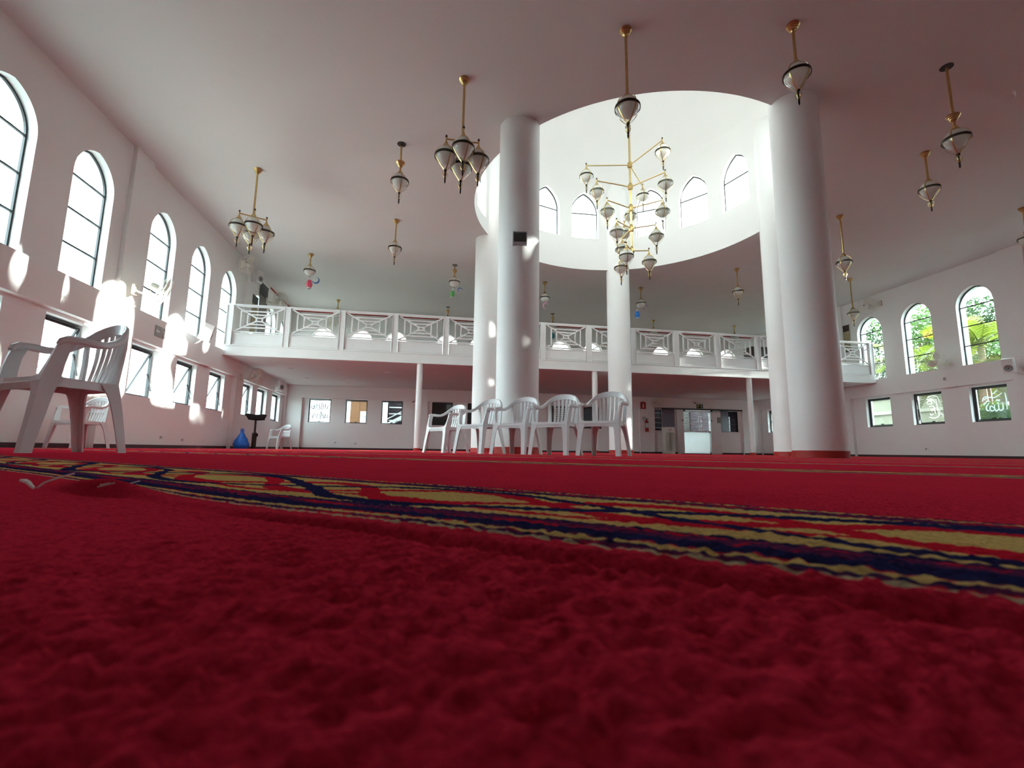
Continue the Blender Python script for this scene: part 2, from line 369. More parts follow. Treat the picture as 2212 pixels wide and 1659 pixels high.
# local window coordinates: x along the wall (centred), z up from the opening's bottom, y = depth outwards
AW, ASP, AAP = 1.0, 1.83, 2.42
def arch_outline(hw, sp, ap, n=12, inset=0.0):
    o = dict(u0=-hw, u1=hw, z0=0, sp=sp, ap=ap); P = [(-hw, 0.0), (-hw, sp)]
    P += [(-hw+2*hw*(0.5-0.5*math.cos(PI*i/(2*n))), 0) for i in range(1, 2*n)]
    P = [(x, z) if k < 2 else (x, top_at(o, x)) for k, (x, z) in enumerate(P)]+[(hw, sp), (hw, 0.0)]
    return P
def arch_kit(hw, sp, ap, bars, pre, gm=None):
    P = arch_outline(hw-0.015, sp, ap-0.02)
    fr = MB(); fr.ribbon([(x, 0, z) for x, z in P], 0.015, 0.016, True, up=(0, 1, 0))
    kit = {'frame': fr.mesh(pre+'_frame', M_frame)}
    bm = MB(); bm.box(-hw+0.02, hw-0.02, -0.016, 0.016, -0.014, 0.014); kit['bar'] = bm.mesh(pre+'_bar', M_frame); kit['bars'] = bars
    panes = []
    edges = [0.0]+bars
    for k, zb in enumerate(edges):
        if k+1 < len(edges): poly = [(-hw+0.02, zb), (hw-0.02, zb), (hw-0.02, edges[k+1]), (-hw+0.02, edges[k+1])]
        else: poly = [(-hw+0.02, zb)]+[(x*0.97, z-0.01) for x, z in P if z > zb+0.02]+[(hw-0.02, zb)]
        pm = MB(); pm.v = [(x, 0, z) for x, z in poly]; pm.f = [tuple(range(len(poly)))]; panes.append(pm.mesh(pre+'_pane', gm or M_glass))
    kit['panes'] = panes; return kit
KIT_UP = arch_kit(AW/2, ASP, AAP, [0.61, 1.22, 1.83], 'arched')
KIT_BACK = arch_kit(AW/2, ASP, AAP, [0.61, 1.22, 1.83], 'gallery', thin_glass('warm_dimming_glass', (0.86, 0.76, 0.68)))  # tint invented to dim and warm the daylight in the gallery
KIT_DOME = arch_kit(0.46, 0.92, 1.64, [0.92], 'drum', M_glass_dome)
def win_frame(loc, rz, label):
    WIN_N[0] += 1; o = empty('window_%d' % WIN_N[0], loc, rz); tag(o, label, kind='structure'); return o
def arched_window(kit, loc, rz, label):
    o = win_frame(loc, rz, label); link('frame', kit['frame'], o)
    for z in kit['bars']: b = link('glazing_bar', kit['bar'], o); b.location = (0, 0, z)
    for p in kit['panes']: link('pane', p, o)
    return o
LW_, LH_ = 0.97, 1.06
def rect_frame_mesh(w, h, t, d, m, pre):
    mb = MB(); mb.box(-w/2, w/2, -d/2, d/2, 0, t); mb.box(-w/2, w/2, -d/2, d/2, h-t, h); mb.box(-w/2, -w/2+t, -d/2, d/2, t, h-t); mb.box(w/2-t, w/2, -d/2, d/2, t, h-t)
    return mb.mesh(pre, m)
KF = rect_frame_mesh(LW_, LH_, 0.045, 0.05, M_frame, 'low_frame'); KS = rect_frame_mesh(LW_-0.10, LH_-0.10, 0.028, 0.03, M_frame, 'sash_frame')
def pane_mesh(w, h, m, z0=0.0): q = MB(); q.quad((-w/2, 0, z0), (w/2, 0, z0), (w/2, 0, z0+h), (-w/2, 0, z0+h)); return q.mesh('pane', m)
KP = pane_mesh(LW_-0.14, LH_-0.14, M_glass, 0.02); KPD = pane_mesh(LW_-0.14, LH_-0.14, M_glass_dark, 0.02)
lm = MB(); lm.box(-0.05, 0.05, -0.02, 0.0, 0, 0.03); KLATCH = lm.mesh('latch', M_frame)
sm = MB(); sm.box(-0.012, 0.012, -0.008, 0.008, -0.40, 0.0); KSTAY = sm.mesh('stay_arm', M_frame)
def low_window(loc, rz, label, tilt=0.0, dark=False):
    o = win_frame(loc, rz, label); link('frame', KF, o)
    s = link('sash', KS, o); s.location = (0, 0, LH_-0.05); s.rotation_euler = (tilt, 0, 0)
    me = KS.copy() if False else KS
    # sash hangs from its top edge
    s.data = KS_H; p = link('pane', KPD_H if dark else KP_H, s)
    l = link('latch', KLATCH, s); l.location = (0, -0.01, -(LH_-0.10)+0.03)
    if tilt:
        for sx in (-1, 1):
            st = link('stay_arm', KSTAY, o); st.location = (sx*(LW_/2-0.06), 0.02, 0.55); st.rotation_euler = (tilt*-0.9+0.1, 0, 0)
    return o
def shifted(me, dz):
    m2 = me.copy(); m2.transform(Matrix.Translation((0, 0, dz))); return m2
KS_H = shifted(KS, -(LH_-0.10)); KP_H = shifted(KP, -(LH_-0.12)); KPD_H = shifted(KPD, -(LH_-0.12))
UP0 = SILL; SP, AP = SILL+ASP, SILL+AAP
LO0, LO1 = LINT-0.06-LH_-0.01, LINT-0.06
side_names = {'left': ('sunlit left wall', map_left, 1), 'right': ('garden side wall', map_right, -1)}
ORD = ['first', 'second', 'third', 'fourth', 'fifth', 'sixth', 'seventh', 'eighth', 'ninth', 'tenth', 'eleventh', 'twelfth']
for side, (sname, Mp, sg) in side_names.items():
    X0 = XL if side == 'left' else XR
    mb = MB(); ops = [arch(c-AW/2, c+AW/2, UP0, SP, AP) for b in BAYS for c in b[2]]
    wall_mesh(mb, lambda u, w, z: Mp(u, w+STEP, z), YF-0.3, YB+0.4, SILL, H+0.05, T-STEP, ops)
    wall_mesh(mb, Mp, YF-0.3, YB+0.4, LINT, SILL, T, [])
    edges = [YF-0.3]+[e for b in BAYS for e in b[:2]]+[YB+0.4]
    for k in range(0, len(edges), 2): wall_mesh(mb, Mp, edges[k], edges[k+1], -0.05, LINT, T, [])
    for b in BAYS:
        wall_mesh(mb, lambda u, w, z: Mp(u, w+NICHE, z), b[0], b[1], -0.05, LINT, T-NICHE, [arch(c-LW_/2, c+LW_/2, LO0, LO1, LO1) for c in b[2]])
    w = mb.build('wall_'+side, M_wall); tag(w, 'white plastered %s with arched and square windows' % sname, kind='structure')
    for (a, bb) in ((9.72, 10.30), (15.62, 16.10), (3.80, 4.40)):                       # shallow pilasters up to the ceiling
        p = MB(); p.box(0, 1, 0, 1, 0, 1); v = []
        q = MB(); q.box(*((X0-0.06, X0+0.03) if side == 'left' else (X0-0.03, X0+0.06)), a, bb, SILL, H)
        q.build('pilaster', M_wall, w)
    bb_ = MB()
    for b in BAYS:
        bb_.box(*((X0-NICHE, X0-NICHE+0.015) if side == 'left' else (X0+NICHE-0.015, X0+NICHE)), b[0], b[1], 0, 0.075)
    for k in range(0, len(edges), 2): bb_.box(*((X0, X0+0.015) if side == 'left' else (X0-0.015, X0)), max(edges[k], YF), min(edges[k+1], YB), 0, 0.075)
    tag(bb_.build('baseboard_'+side, M_skirt), 'dark red skirting strip along the %s' % sname, kind='structure')
    i = 0
    for b in BAYS:
        for c in b[2]:
            xf = X0-sg*(STEP+0.15); rz = PI/2 if side == 'left' else -PI/2
            arched_window(KIT_UP, (xf, c, UP0), rz, 'tall pointed window with dark bars, %s from the front on the %s' % (ORD[i], sname))
            tilt = 0.0
            if side == 'left' and c < 17: tilt = 0.42
            if side == 'right' and abs(c-12.83) < 0.1: tilt = 0.10
            if side == 'right' and c > 19: tilt = 0.35
            low_window((X0-sg*(NICHE+0.14), c, LO0), rz, 'square dark-framed window %s, %s from the front on the %s' % ('tilted open' if tilt else 'kept shut', ORD[i], sname), tilt)
            i += 1

# back wall: niches with square windows, arched windows above the gallery, a doorway
B_NICHE = [(-5.40, -0.95, (-4.70, -3.20, -1.70)), (-0.17, 4.45, (0.48, 2.06, 3.62)), (5.22, 9.80, (5.97, 7.50, 9.05))]
B_UP = (-4.73, -3.16, -1.67, 0.60, 2.10, 3.62, 5.95, 7.51, 9.05, 11.06, 12.82, 14.58)
DN = (10.52, 15.25); DOOR = (11.95, 13.60, 2.16); DWIN = [(10.62, 11.0), (14.50, 15.08)]
mb = MB(); TB = 0.32
wall_mesh(mb, map_back, XL-0.4, XR+0.4, SILL, H+0.05, TB, [arch(c-AW/2, c+AW/2, UP0+0.05, SP, AP) for c in B_UP])
wall_mesh(mb, map_back, XL-0.4, XR+0.4, LINT-0.06, SILL, TB, [])
edges = [XL-0.4]+[e for b in B_NICHE for e in b[:2]]+list(DN)+[XR+0.4]
for k in range(0, len(edges), 2): wall_mesh(mb, map_back, edges[k], edges[k+1], -0.05, LINT-0.06, TB, [])
for b in B_NICHE:
    wall_mesh(mb, lambda u, w, z: map_back(u, w+0.12, z), b[0], b[1], -0.05, LINT-0.06, TB-0.12, [arch(c-LW_/2+0.03, c+LW_/2-0.03, LO0+0.03, LO1-0.02, LO1-0.02) for c in b[2]])
wall_mesh(mb, lambda u, w, z: map_back(u, w+0.12, z), DN[0], DN[1], -0.05, LINT-0.06, TB-0.12,
          [arch(DOOR[0], DOOR[1], 0.0, LINT-0.10, LINT-0.10)]+[arch(a, b, 1.10, LINT-0.10, LINT-0.10) for a, b in DWIN])
wb = mb.build('wall_back', M_wall); tag(wb, 'white back wall below and behind the gallery', kind='structure')
bbm = MB(); 
for k in range(0, len(edges), 2): bbm.box(max(edges[k], XL), min(edges[k+1], XR), YB-0.015, YB, 0, 0.075)
for b in B_NICHE: bbm.box(b[0], b[1], YB+0.105, YB+0.12, 0, 0.075)
bbm.box(DN[0], DOOR[0]-0.2, YB+0.105, YB+0.12, 0, 0.075); bbm.box(DOOR[1]+0.5, DN[1], YB+0.105, YB+0.12, 0, 0.075)
tag(bbm.build('baseboard_back', M_skirt), 'dark red skirting strip along the back wall', kind='structure')
for i, c in enumerate(B_UP):
    arched_window(KIT_BACK, (c, YB+0.15, UP0+0.04), PI*0, 'gallery pointed window %s from the bright corner on the back wall' % ORD[i])
i = 0; BACKWIN = []
for b in B_NICHE:
    for c in b[2]:
        o = low_window((c, YB+0.22, LO0), 0, 'square window %s from the left along the back wall under the gallery' % ORD[i], 0.0, False); i += 1; BACKWIN.append(o)
fm = MB(); wall_mesh(fm, lambda u, w, z: (u, YF-w, z), XL-0.4, XR+0.4, -0.05, H+0.05, 0.3, [])
tag(fm.build('wall_front', M_wall), 'plain white wall behind the viewer', kind='structure')

# ceiling with the round opening, and the drum and dome above it
mb = MB(); NSEG = 120
def rect_hit(a):
    dx, dy = math.cos(a), math.sin(a); ts = []
    if dx > 1e-9: ts.append((XR+0.45-DC[0])/dx)
    if dx < -1e-9: ts.append((XL-0.45-DC[0])/dx)
    if dy > 1e-9: ts.append((YB+0.35-DC[1])/dy)
    if dy < -1e-9: ts.append((YF-0.3-DC[1])/dy)
    t = min(ts); return (DC[0]+dx*t, DC[1]+dy*t)
angs = sorted([2*PI*i/NSEG for i in range(NSEG)]+[math.atan2(y-DC[1], x-DC[0]) % (2*PI) for x in (XL-0.45, XR+0.45) for y in (YF-0.3, YB+0.35)])
for a, b in zip(angs, angs[1:]+[angs[0]+2*PI]):
    p = [(DC[0]+DR*math.cos(q), DC[1]+DR*math.sin(q)) for q in (a, b)]; o = [rect_hit(q) for q in (a, b)]
    mb.quad(p[0]+(H,), o[0]+(H,), o[1]+(H,), p[1]+(H,))
    mb.quad(p[0]+(H+0.3,), o[0]+(H+0.3,), o[1]+(H+0.3,), p[1]+(H+0.3,))
tag(mb.build('ceiling', M_ceil), 'flat off-white ceiling with a large round opening', kind='structure')
DZ0, DSP, DAP, DTOP = 7.08, 8.0, 8.72, 9.5
mb = MB(); rv = MB(); dops = []
for k in range(5):
    for a in (16, 36, 56):
        c = math.radians(72*k+a)*DR; dops.append(arch(c-0.46, c+0.46, DZ0, DSP, DAP))
wall_mesh(mb, lambda u, w, z: (DC[0]+(DR+w)*math.cos(u/DR), DC[1]+(DR+w)*math.sin(u/DR), z), 0.0, 2*PI*DR, H-0.0, DTOP, 0.28, dops, step=DR*math.radians(3), rev=rv)
drum = mb.build('wall_drum', M_wall, smooth='full'); rv.build('reveals', M_wall, drum); tag(drum, 'round white drum wall ringed with small pointed windows', kind='structure')
db = MB(); db.lathe([(DR*math.cos(a), DTOP-0.02+DR*0.95*math.sin(a)) for a in [PI/2*i/16 for i in range(17)]], 72, Matrix.Translation((DC[0], DC[1], 0)))
tag(db.build('dome_ceiling', M_wall, smooth=True), 'white dome closing the round drum', kind='structure')
for k in range(5):
    for j, a in enumerate((16, 36, 56)):
        t = math.radians(72*k+a); p = (DC[0]+(DR+0.12)*math.cos(t), DC[1]+(DR+0.12)*math.sin(t), DZ0)
        arched_window(KIT_DOME, p, t-PI/2, 'small pointed drum window at %d degrees around the dome from the garden side' % (72*k+a))

# five round columns on a pentagon, each running up into the drum
CR = 0.368
COLNAMES = ['column nearest the garden side, hidden behind the thickest one', 'slender looking column farthest off with a sunlit foot', 'column just behind the one with the clock', 'column carrying the small digital clock', 'thick column nearest the right hand windows']
for k in range(5):
    t = math.radians(72*k); x, y = DC[0]+4.02*math.cos(t), DC[1]+4.02*math.sin(t)
    o = empty('round_column', (x, y, 0)); tag(o, 'white round '+COLNAMES[k], 'column', 'columns under the dome', 'structure')
    s = MB(); prof = [(CR, 0.08), (CR, H+0.02)]; s.lathe(prof, 56); sh = s.build('shaft', M_col, o, smooth='full', fix=False)
    s = MB(); s.lathe([(0, 0), (CR+0.012, 0), (CR+0.012, 0.105), (CR, 0.11), (CR-0.05, 0.11)], 56); s.build('red_base', M_redbase, o, smooth=True)
    s = MB(); hs = [H-0.0, 8.6]+[8.6+0.55*math.sin(PI/2*i/6) for i in range(1, 7)]; rs = [CR, CR]+[CR*math.cos(PI/2*i/6)+0.002 for i in range(1, 7)]
    s.lathe(list(zip(rs, hs)), 40); s.build('drum_pilaster', M_col, o, smooth='full', fix=False)

# ---------------------------------------------------------------- gallery slab, fascia, posts
g = MB(); g.box(XL, XR, BY+0.12, YB, SLAB0+0.005, SLAB1); gs = g.build('gallery_floor', M_ceil); tag(gs, 'white gallery slab over the rear of the hall', kind='structure')
f = MB(); f.box(XL, XR, BY, BY+0.12, SLAB0+0.05, SLAB1); f.box(XL, XR, BY-0.02, BY+0.14, SLAB0, SLAB0+0.055); f.box(XL, XR, BY-0.015, BY+0.12, SLAB1-0.02, SLAB1+0.01)
fb = f.build('gallery_beam', M_steelw); tag(fb, 'long white steel beam along the gallery edge', kind='structure')
b = MB(); b.lathe([(0, 0), (0.011, 0), (0.011, 0.012), (0, 0.012)], 8, Matrix.Rotation(PI/2, 4, 'X')); KB = b.mesh('bolt', M_steelw)
for bx in (-2.62, -0.40, 5.29, 8.35, 10.98):
    for dx in (-0.04, 0.04):
        for dz in (0.10, 0.16, 0.22):
            q = link('bolt', KB, fb); q.location = (bx+dx, BY-0.001, SLAB0+dz)
POSTL = ['nearest the white wall corner', 'standing between the dome columns', 'nearest the entrance door']
for k, x in enumerate((-0.40, 5.29, 10.98)):
    o = empty('slim_post', (x, BY+0.10, 0)); tag(o, 'slim white steel post under the gallery edge, '+POSTL[k], 'post', 'slim gallery posts', 'structure')
    s = MB(); s.lathe([(0.092, 0.05), (0.092, SLAB0+0.005)], 24); s.build('shaft', M_steelw, o, smooth='full')
    s = MB(); s.lathe([(0.0, 0), (0.10, 0), (0.10, 0.085), (0.09, 0.09)], 24); s.build('red_base', M_redbase, o, smooth=True)
# railing
RZ0, RZ1 = 3.05, 4.235; NP = 14; PX0, PX1 = XL+0.09, XR-0.07; PS = (PX1-PX0)/NP
rail = empty('gallery_railing', (0, BY+0.05, 0)); tag(rail, 'white steel railing with nested square lattice along the gallery', 'railing')
s = MB(); s.box(PX0-0.1, PX1+0.05, -0.03, 0.03, RZ1-0.045, RZ1); s.build('top_rail', M_steelw, rail)
s = MB(); s.box(-0.09, 0.09, -0.045, 0.045, SLAB1, RZ1-0.04); s.box(-0.09, -0.075, -0.07, 0.045, SLAB1, RZ1-0.045); s.box(0.075, 0.09, -0.07, 0.045, SLAB1, RZ1-0.045); KPOST = s.mesh('post', M_steelw)
hw, z0, z1 = PS/2-0.10, 3.40, RZ1-0.06; hh = (z1-z0)/2; zc = (z0+z1)/2
s = MB(); s.box(-hw, hw, -0.02, 0.02, SLAB1, 3.36); s.box(-hw, hw, -0.035, -0.02, 3.33, 3.36); s.box(-hw, hw, -0.035, -0.02, RZ0-0.02, RZ0+0.01); s.box(-hw, -hw+0.025, -0.035, -0.02, RZ0, 3.34); s.box(hw-0.025, hw, -0.035, -0.02, RZ0, 3.34); KKICK = s.mesh('kick_panel', M_steelw)
LB = []
fr = [(1.0, 1.0), (0.73, 0.64), (0.46, 0.38), (0.12, 0.13)]
for (fx, fz) in fr:
    a, c = hw*fx, hh*fz
    for p, q in (((-a, c), (a, c)), ((-a, -c), (a, -c)), ((-a, -c), (-a, c)), ((a, -c), (a, c))):
        if fx == 1.0 and p[0] == q[0]: continue
        m_ = MB(); m_.bar((p[0], 0, zc+p[1]), (q[0], 0, zc+q[1]), 0.038, 0.034, up=(0, 1, 0)); LB.append(m_.mesh('lattice_bar', M_steelw))
for sx in (-1, 1):
    for sz in (-1, 1):
        m_ = MB(); m_.bar((sx*hw*0.12, 0, zc+sz*hh*0.13), (sx*hw, 0, zc+sz*hh), 0.038, 0.034, up=(0, 1, 0)); LB.append(m_.mesh('lattice_bar', M_steelw))
for k in range(NP+1):
    p = link('post', KPOST, rail); p.location = (PX0+PS*k, 0, 0)
    if k < NP:
        e = empty('lattice_panel', (PX0+PS*(k+0.5), 0, 0), 0, rail)
        for me in LB: link('lattice_bar', me, e)
        q = link('kick_panel', KKICK, rail); q.location = (PX0+PS*(k+0.5), 0, 0)
t1 = MB(); t1.box(XL, XR, YB-0.03, YB, H-0.10, H-0.055); t1.box(XL-STEP, XL-STEP+0.03, 17.9, YB, H-0.10, H-0.055)
tag(t1.build('trim_1', M_redbase), 'thin dark red moulding below the gallery ceiling', kind='structure')
# recessed downlights under the gallery
s = MB(); s.lathe([(0.0, -0.006), (0.07, -0.006), (0.10, -0.012), (0.115, 0.0)], 20); KDL = s.mesh('rim', M_steelw, smooth=True)
s = MB(); s.lathe([(0.0, -0.013), (0.068, -0.013), (0.07, -0.006)], 20); KDL2 = s.mesh('lens', M_globe, smooth=True)
DLN = 0
for yy, row in ((16.40, 'front'), (18.62, 'rear')):
    for i, x in enumerate((-4.72, -3.18, -1.52, 0.07, 4.90, 9.56, 11.3)):
        if row == 'front' and x == 11.3: continue
        o = empty('ceiling_downlight', (x, yy, SLAB0+0.005)); tag(o, 'round recessed downlight, %s from the left in the %s row under the gallery' % (ORD[i], row), 'downlight', 'downlights under the gallery')
        link('rim', KDL, o); link('lens', KDL2, o)
g = MB(); g.box(XL+0.02, XR-0.02, BY+0.16, YB-0.01, SLAB1, SLAB1+0.012); tag(g.build('gallery_carpet_floor', mat('dull_red_carpet', (0.16, 0.075, 0.06), 0.9)), 'dull red carpet on the gallery floor', kind='structure')
#PART2
# ---------------------------------------------------------------- lanterns
# local z = 0 at the top of the bell cap, everything hangs below
def lantern_kit():
    K = {}
    s = MB(); s.lathe([(0.0, 0.01), (0.022, 0.01), (0.024, -0.005), (0.032, -0.025), (0.052, -0.05), (0.066, -0.075), (0.066, -0.085), (0.05, -0.088), (0, -0.086)], 20); K['cap'] = s.mesh('cap', M_brass, True)
    s = MB(); R = 0.148; s.lathe([(R*math.sin(a), -0.222+R*math.cos(a)) for a in [PI*i/16 for i in range(17)]], 24); K['globe'] = s.mesh('globe', M_globe, 'full')
    s = MB(); R = 0.166; s.lathe([(R*math.sin(a)*1.0, -0.228+R*math.cos(a)*0.94) for a in [PI*i/20 for i in range(3, 15)]]+[(0.105, -0.36), (0.05, -0.425), (0.028, -0.455)], 24); K['shell'] = s.mesh('glass_shell', M_shell, 'full')
    rib = [(0.062, -0.080), (0.100, -0.098), (0.138, -0.138), (0.162, -0.185), (0.171, -0.235), (0.163, -0.285), (0.135, -0.335), (0.095, -0.39), (0.06, -0.43), (0.032, -0.455), (0.022, -0.472)]
    s = MB(); s.ribbon([(r, 0, z) for r, z in rib], 0.0085, 0.003, up=(1, 0, 0.01)); K['rib'] = s.mesh('rib', M_brass, True)
    s = MB(); n = 5; s.ribbon([(r, 0, z) for r, z in rib[:5]], 0.0085, 0.003, up=(1, 0, 0.01)); K['rib_short'] = s.mesh('rib', M_brass, True)
    s = MB(); s.ribbon([(0.172*math.cos(2*PI*i/32), 0.172*math.sin(2*PI*i/32), 0) for i in range(32)], 0.004, 0.0075, True); K['ring'] = s.mesh('ring', M_brass_dark, True)
    s = MB(); s.lathe([(0.0, -0.452), (0.02, -0.458), (0.027, -0.475), (0.02, -0.492), (0.010, -0.497), (0.009, -0.60), (0.016, -0.606), (0.016, -0.62), (0.010, -0.628), (0.014, -0.645), (0.013, -0.665), (0.007, -0.69), (0.0, -0.70)], 14); K['finial'] = s.mesh('finial', M_brass_dark, True)
    s = MB(); s.ribbon([(0.016, 0, -0.495), (0.038, 0, -0.515), (0.046, 0, -0.54), (0.034, 0, -0.575), (0.014, 0, -0.605)], 0.005, 0.002, up=(1, 0, 0.01)); K['scroll'] = s.mesh('scroll', M_brass, True)
    s = MB(); R = 0.160; s.lathe([(R*math.sin(a), -0.24+R*math.cos(a)) for a in [PI*i/16 for i in range(17)]], 24); K['bigglobe'] = s.mesh('globe', M_globe, 'full')
    s = MB(); s.lathe([(0, -0.395), (0.012, -0.398), (0.010, -0.415), (0.006, -0.43), (0, -0.432)], 10); K['knob'] = s.mesh('finial', M_brass_dark, True)
    s = MB(); s.lathe([(0.0, 0.0), (0.085, 0.0), (0.088, -0.012), (0.078, -0.02), (0.078, -0.032), (0.066, -0.042), (0.064, -0.056), (0.052, -0.066), (0.050, -0.082), (0.036, -0.094), (0.026, -0.112), (0, -0.115)], 24); K['canopy'] = s.mesh('canopy', M_brass, True)
    s = MB(); s.lathe([(0.0, 0.0), (0.085, 0.0), (0.085, -0.006), (0, -0.007)], 24); K['disc'] = s.mesh('dark_hole_disc', M_black, True)  # flat black disc paints the dark of the open ceiling hole
    s = MB(); s.lathe([(0, 0.075), (0.008, 0.074), (0.014, 0.062), (0.010, 0.052), (0.020, 0.046), (0.020, 0.036), (0.011, 0.03), (0.011, 0.0)], 12); K['topknob'] = s.mesh('top_knob', M_brass_dark, True)
    return K
LK = lantern_kit()
def hang_lantern(parent, loc, rz=0.0, full=True, topknob=False):
    """adds the lantern pieces under parent; loc = top of the bell cap"""
    def add(nm, key, z=0.0, r=0.0):
        o = link(nm, LK[key], parent); o.location = (loc[0], loc[1], loc[2]+z); o.rotation_euler = (0, 0, r+rz); return o
    add('cap', 'cap')
    for z in (-0.226, -0.247): add('ring', 'ring', z)
    if full:
        add('globe', 'globe'); add('glass_shell', 'shell'); add('finial', 'finial')
        for i in range(4): add('rib', 'rib', 0, i*PI/2); add('scroll', 'scroll', 0, i*PI/2)
    else:
        add('globe', 'bigglobe'); add('finial', 'knob')
        for i in range(4): add('rib', 'rib_short', 0, i*PI/2)
    if topknob: add('top_knob', 'topknob', 0.06)
ROD = {}
def rod_mesh(L, r=0.02):
    k = (round(L, 3), r)
    if k not in ROD:
        s = MB(); s.lathe([(r, 0), (r, -L)], 14); ROD[k] = s.mesh('rod', M_brass, 'full')
    return ROD[k]
def pendant(x, y, cap_z, label, style='full', slid=False, rz=0.3):
    o = empty('pendant_lantern', (x, y, H), rz); tag(o, label, 'ceiling lamp', 'brass pendant lanterns')
    L = H-cap_z
    link('rod', rod_mesh(L), o)
    if slid: link('dark_hole_disc', LK['disc'], o); c = link('canopy', LK['canopy'], o); c.location = (0, 0, -L+0.17)
    else: link('canopy', LK['canopy'], o)
    hang_lantern(o, (0, 0, -L), 0, style == 'full'); return o
LONG, SHORT, STUB = 5.0, 5.45, 5.68
pendant(2.52, 5.48, LONG, 'long pendant lantern hanging in front of the dome opening')
pendant(4.78, 4.98, SHORT, 'pendant lantern just above the thick column top')
pendant(7.63, 5.17, LONG, 'long pendant lantern with slipped canopy and dark ceiling hole, right of the thick column', slid=True)
pendant(9.44, 6.95, SHORT, 'short pendant lantern beside the one with the slipped canopy')
pendant(9.93, 9.40, LONG, 'long pendant lantern right of the thick column, before the gallery end')
pendant(13.86, 12.96, LONG, 'long pendant lantern close to the gallery end by the garden windows')
pendant(9.60, 12.97, SHORT, 'pendant lantern with two wide rings left of the thick column')
pendant(-0.77, 8.65, SHORT-0.02, 'pendant lantern with slipped canopy left of the clock column, nearer one', slid=True)
pendant(-1.09, 11.83, SHORT, 'short pendant lantern left of the clock column, farther one')
pendant(13.85, 8.23, SHORT, 'pendant lantern at the right edge of the ceiling, mostly cut off')
pendant(-3.85, 14.56, STUB, 'stub lantern with pink paper lantern and blue moon beneath', 'half')
pendant(0.58, 14.53, STUB-0.03, 'stub lantern with slipped canopy and green paper lantern beneath', 'half', slid=True)
pendant(3.81, 15.44, STUB-0.03, 'stub lantern half hidden behind the clock column, pink moon beneath', 'half')
pendant(7.36, 15.27, STUB-0.05, 'stub lantern with blue paper lantern and lilac moon beneath', 'half')
for x, cz, sl, lab in ((-3.87, 5.70, False, 'over the second railing panel'), (0.53, 5.66, True, 'over the fifth railing panel'), (5.07, 5.66, True, 'with a teal paper lantern beneath'),
                   (9.77, 5.68, False, 'just right of the farthest column'), (13.84, 5.66, False, 'near the dark cabinet')):
    pendant(x, 19.1, cz, 'rear gallery stub lantern '+lab, 'half', slid=sl)
def cluster(x, y, rz, label):
    o = empty('four_lantern_chandelier', (x, y, H), rz); tag(o, label, 'chandelier', 'four-lantern chandeliers')
    hz = 4.90-H; link('canopy', LK['canopy'], o); link('rod', rod_mesh(-hz), o)
    s = MB(); s.lathe([(0, 0.07), (0.024, 0.065), (0.045, 0.03), (0.05, 0.0), (0.045, -0.035), (0.02, -0.05), (0, -0.055)], 16); h = s.build('hub', M_brass, o, True); h.location = (0, 0, hz)
    for i in range(4):
        a = i*PI/2; R = 0.255
        s = MB(); s.tube([(0.03, 0, 0), (R, 0, 0)], 0.014, 10); m = link('arm', s.mesh('arm', M_brass, True), o); m.location = (0, 0, hz); m.rotation_euler = (0, 0, a)
        e = empty('lantern', (R*math.cos(a), R*math.sin(a), hz-0.06), 0, o); hang_lantern(e, (0, 0, 0), 0.4, True, True)
        s = MB(); s.lathe([(0.012, 0.02), (0.012, 0.09)], 10); n = link('stem', s.mesh('stem', M_brass, True), e)
cluster(-3.88, 10.10, math.radians(25), 'four-lantern chandelier near the sunlit window wall')
cluster(0.33, 6.80, math.radians(-90), 'four-lantern chandelier left of the dome opening')
# the tall tiered chandelier under the dome
o = empty('tiered_chandelier', (DC[0], DC[1], 0)); tag(o, 'tall brass chandelier with five tiers of lanterns hanging under the dome', 'chandelier')
top = DTOP+DR*0.95-0.02
s = MB(); s.lathe([(0.026, 4.86), (0.026, top)], 14); s.build('pole', M_brass, o, 'full')
c = link('canopy', LK['canopy'], o); c.location = (0, 0, top)
TIER = [(7.20, 1.09, -72), (6.61, 0.92, -54), (6.04, 0.76, -41), (5.51, 0.58, -30), (4.93, 0.41, -13)]
for (tz, R, a0) in TIER:
    s = MB(); s.lathe([(0.026, 0.11), (0.05, 0.07), (0.062, 0.05), (0.062, -0.03), (0.055, -0.035), (0.062, -0.04), (0.062, -0.055), (0.05, -0.06), (0.05, -0.075), (0.028, -0.09)], 18)
    h = s.build('hub', M_brass, o, True); h.location = (0, 0, tz)
    for i in range(3):
        a = math.radians(a0+120*i)
        s = MB(); s.tube([(0.05, 0, 0), (R, 0, 0)], 0.015, 10); m = s.build('arm', M_brass, o, True); m.location = (0, 0, tz); m.rotation_euler = (0, 0, a)
        e = empty('lantern', (R*math.cos(a), R*math.sin(a), tz-0.06), a, o); hang_lantern(e, (0, 0, 0), 0.5, True, True)
        s = MB(); s.lathe([(0.012, 0.02), (0.012, 0.09)], 10); s.build('stem', M_brass, e, True)
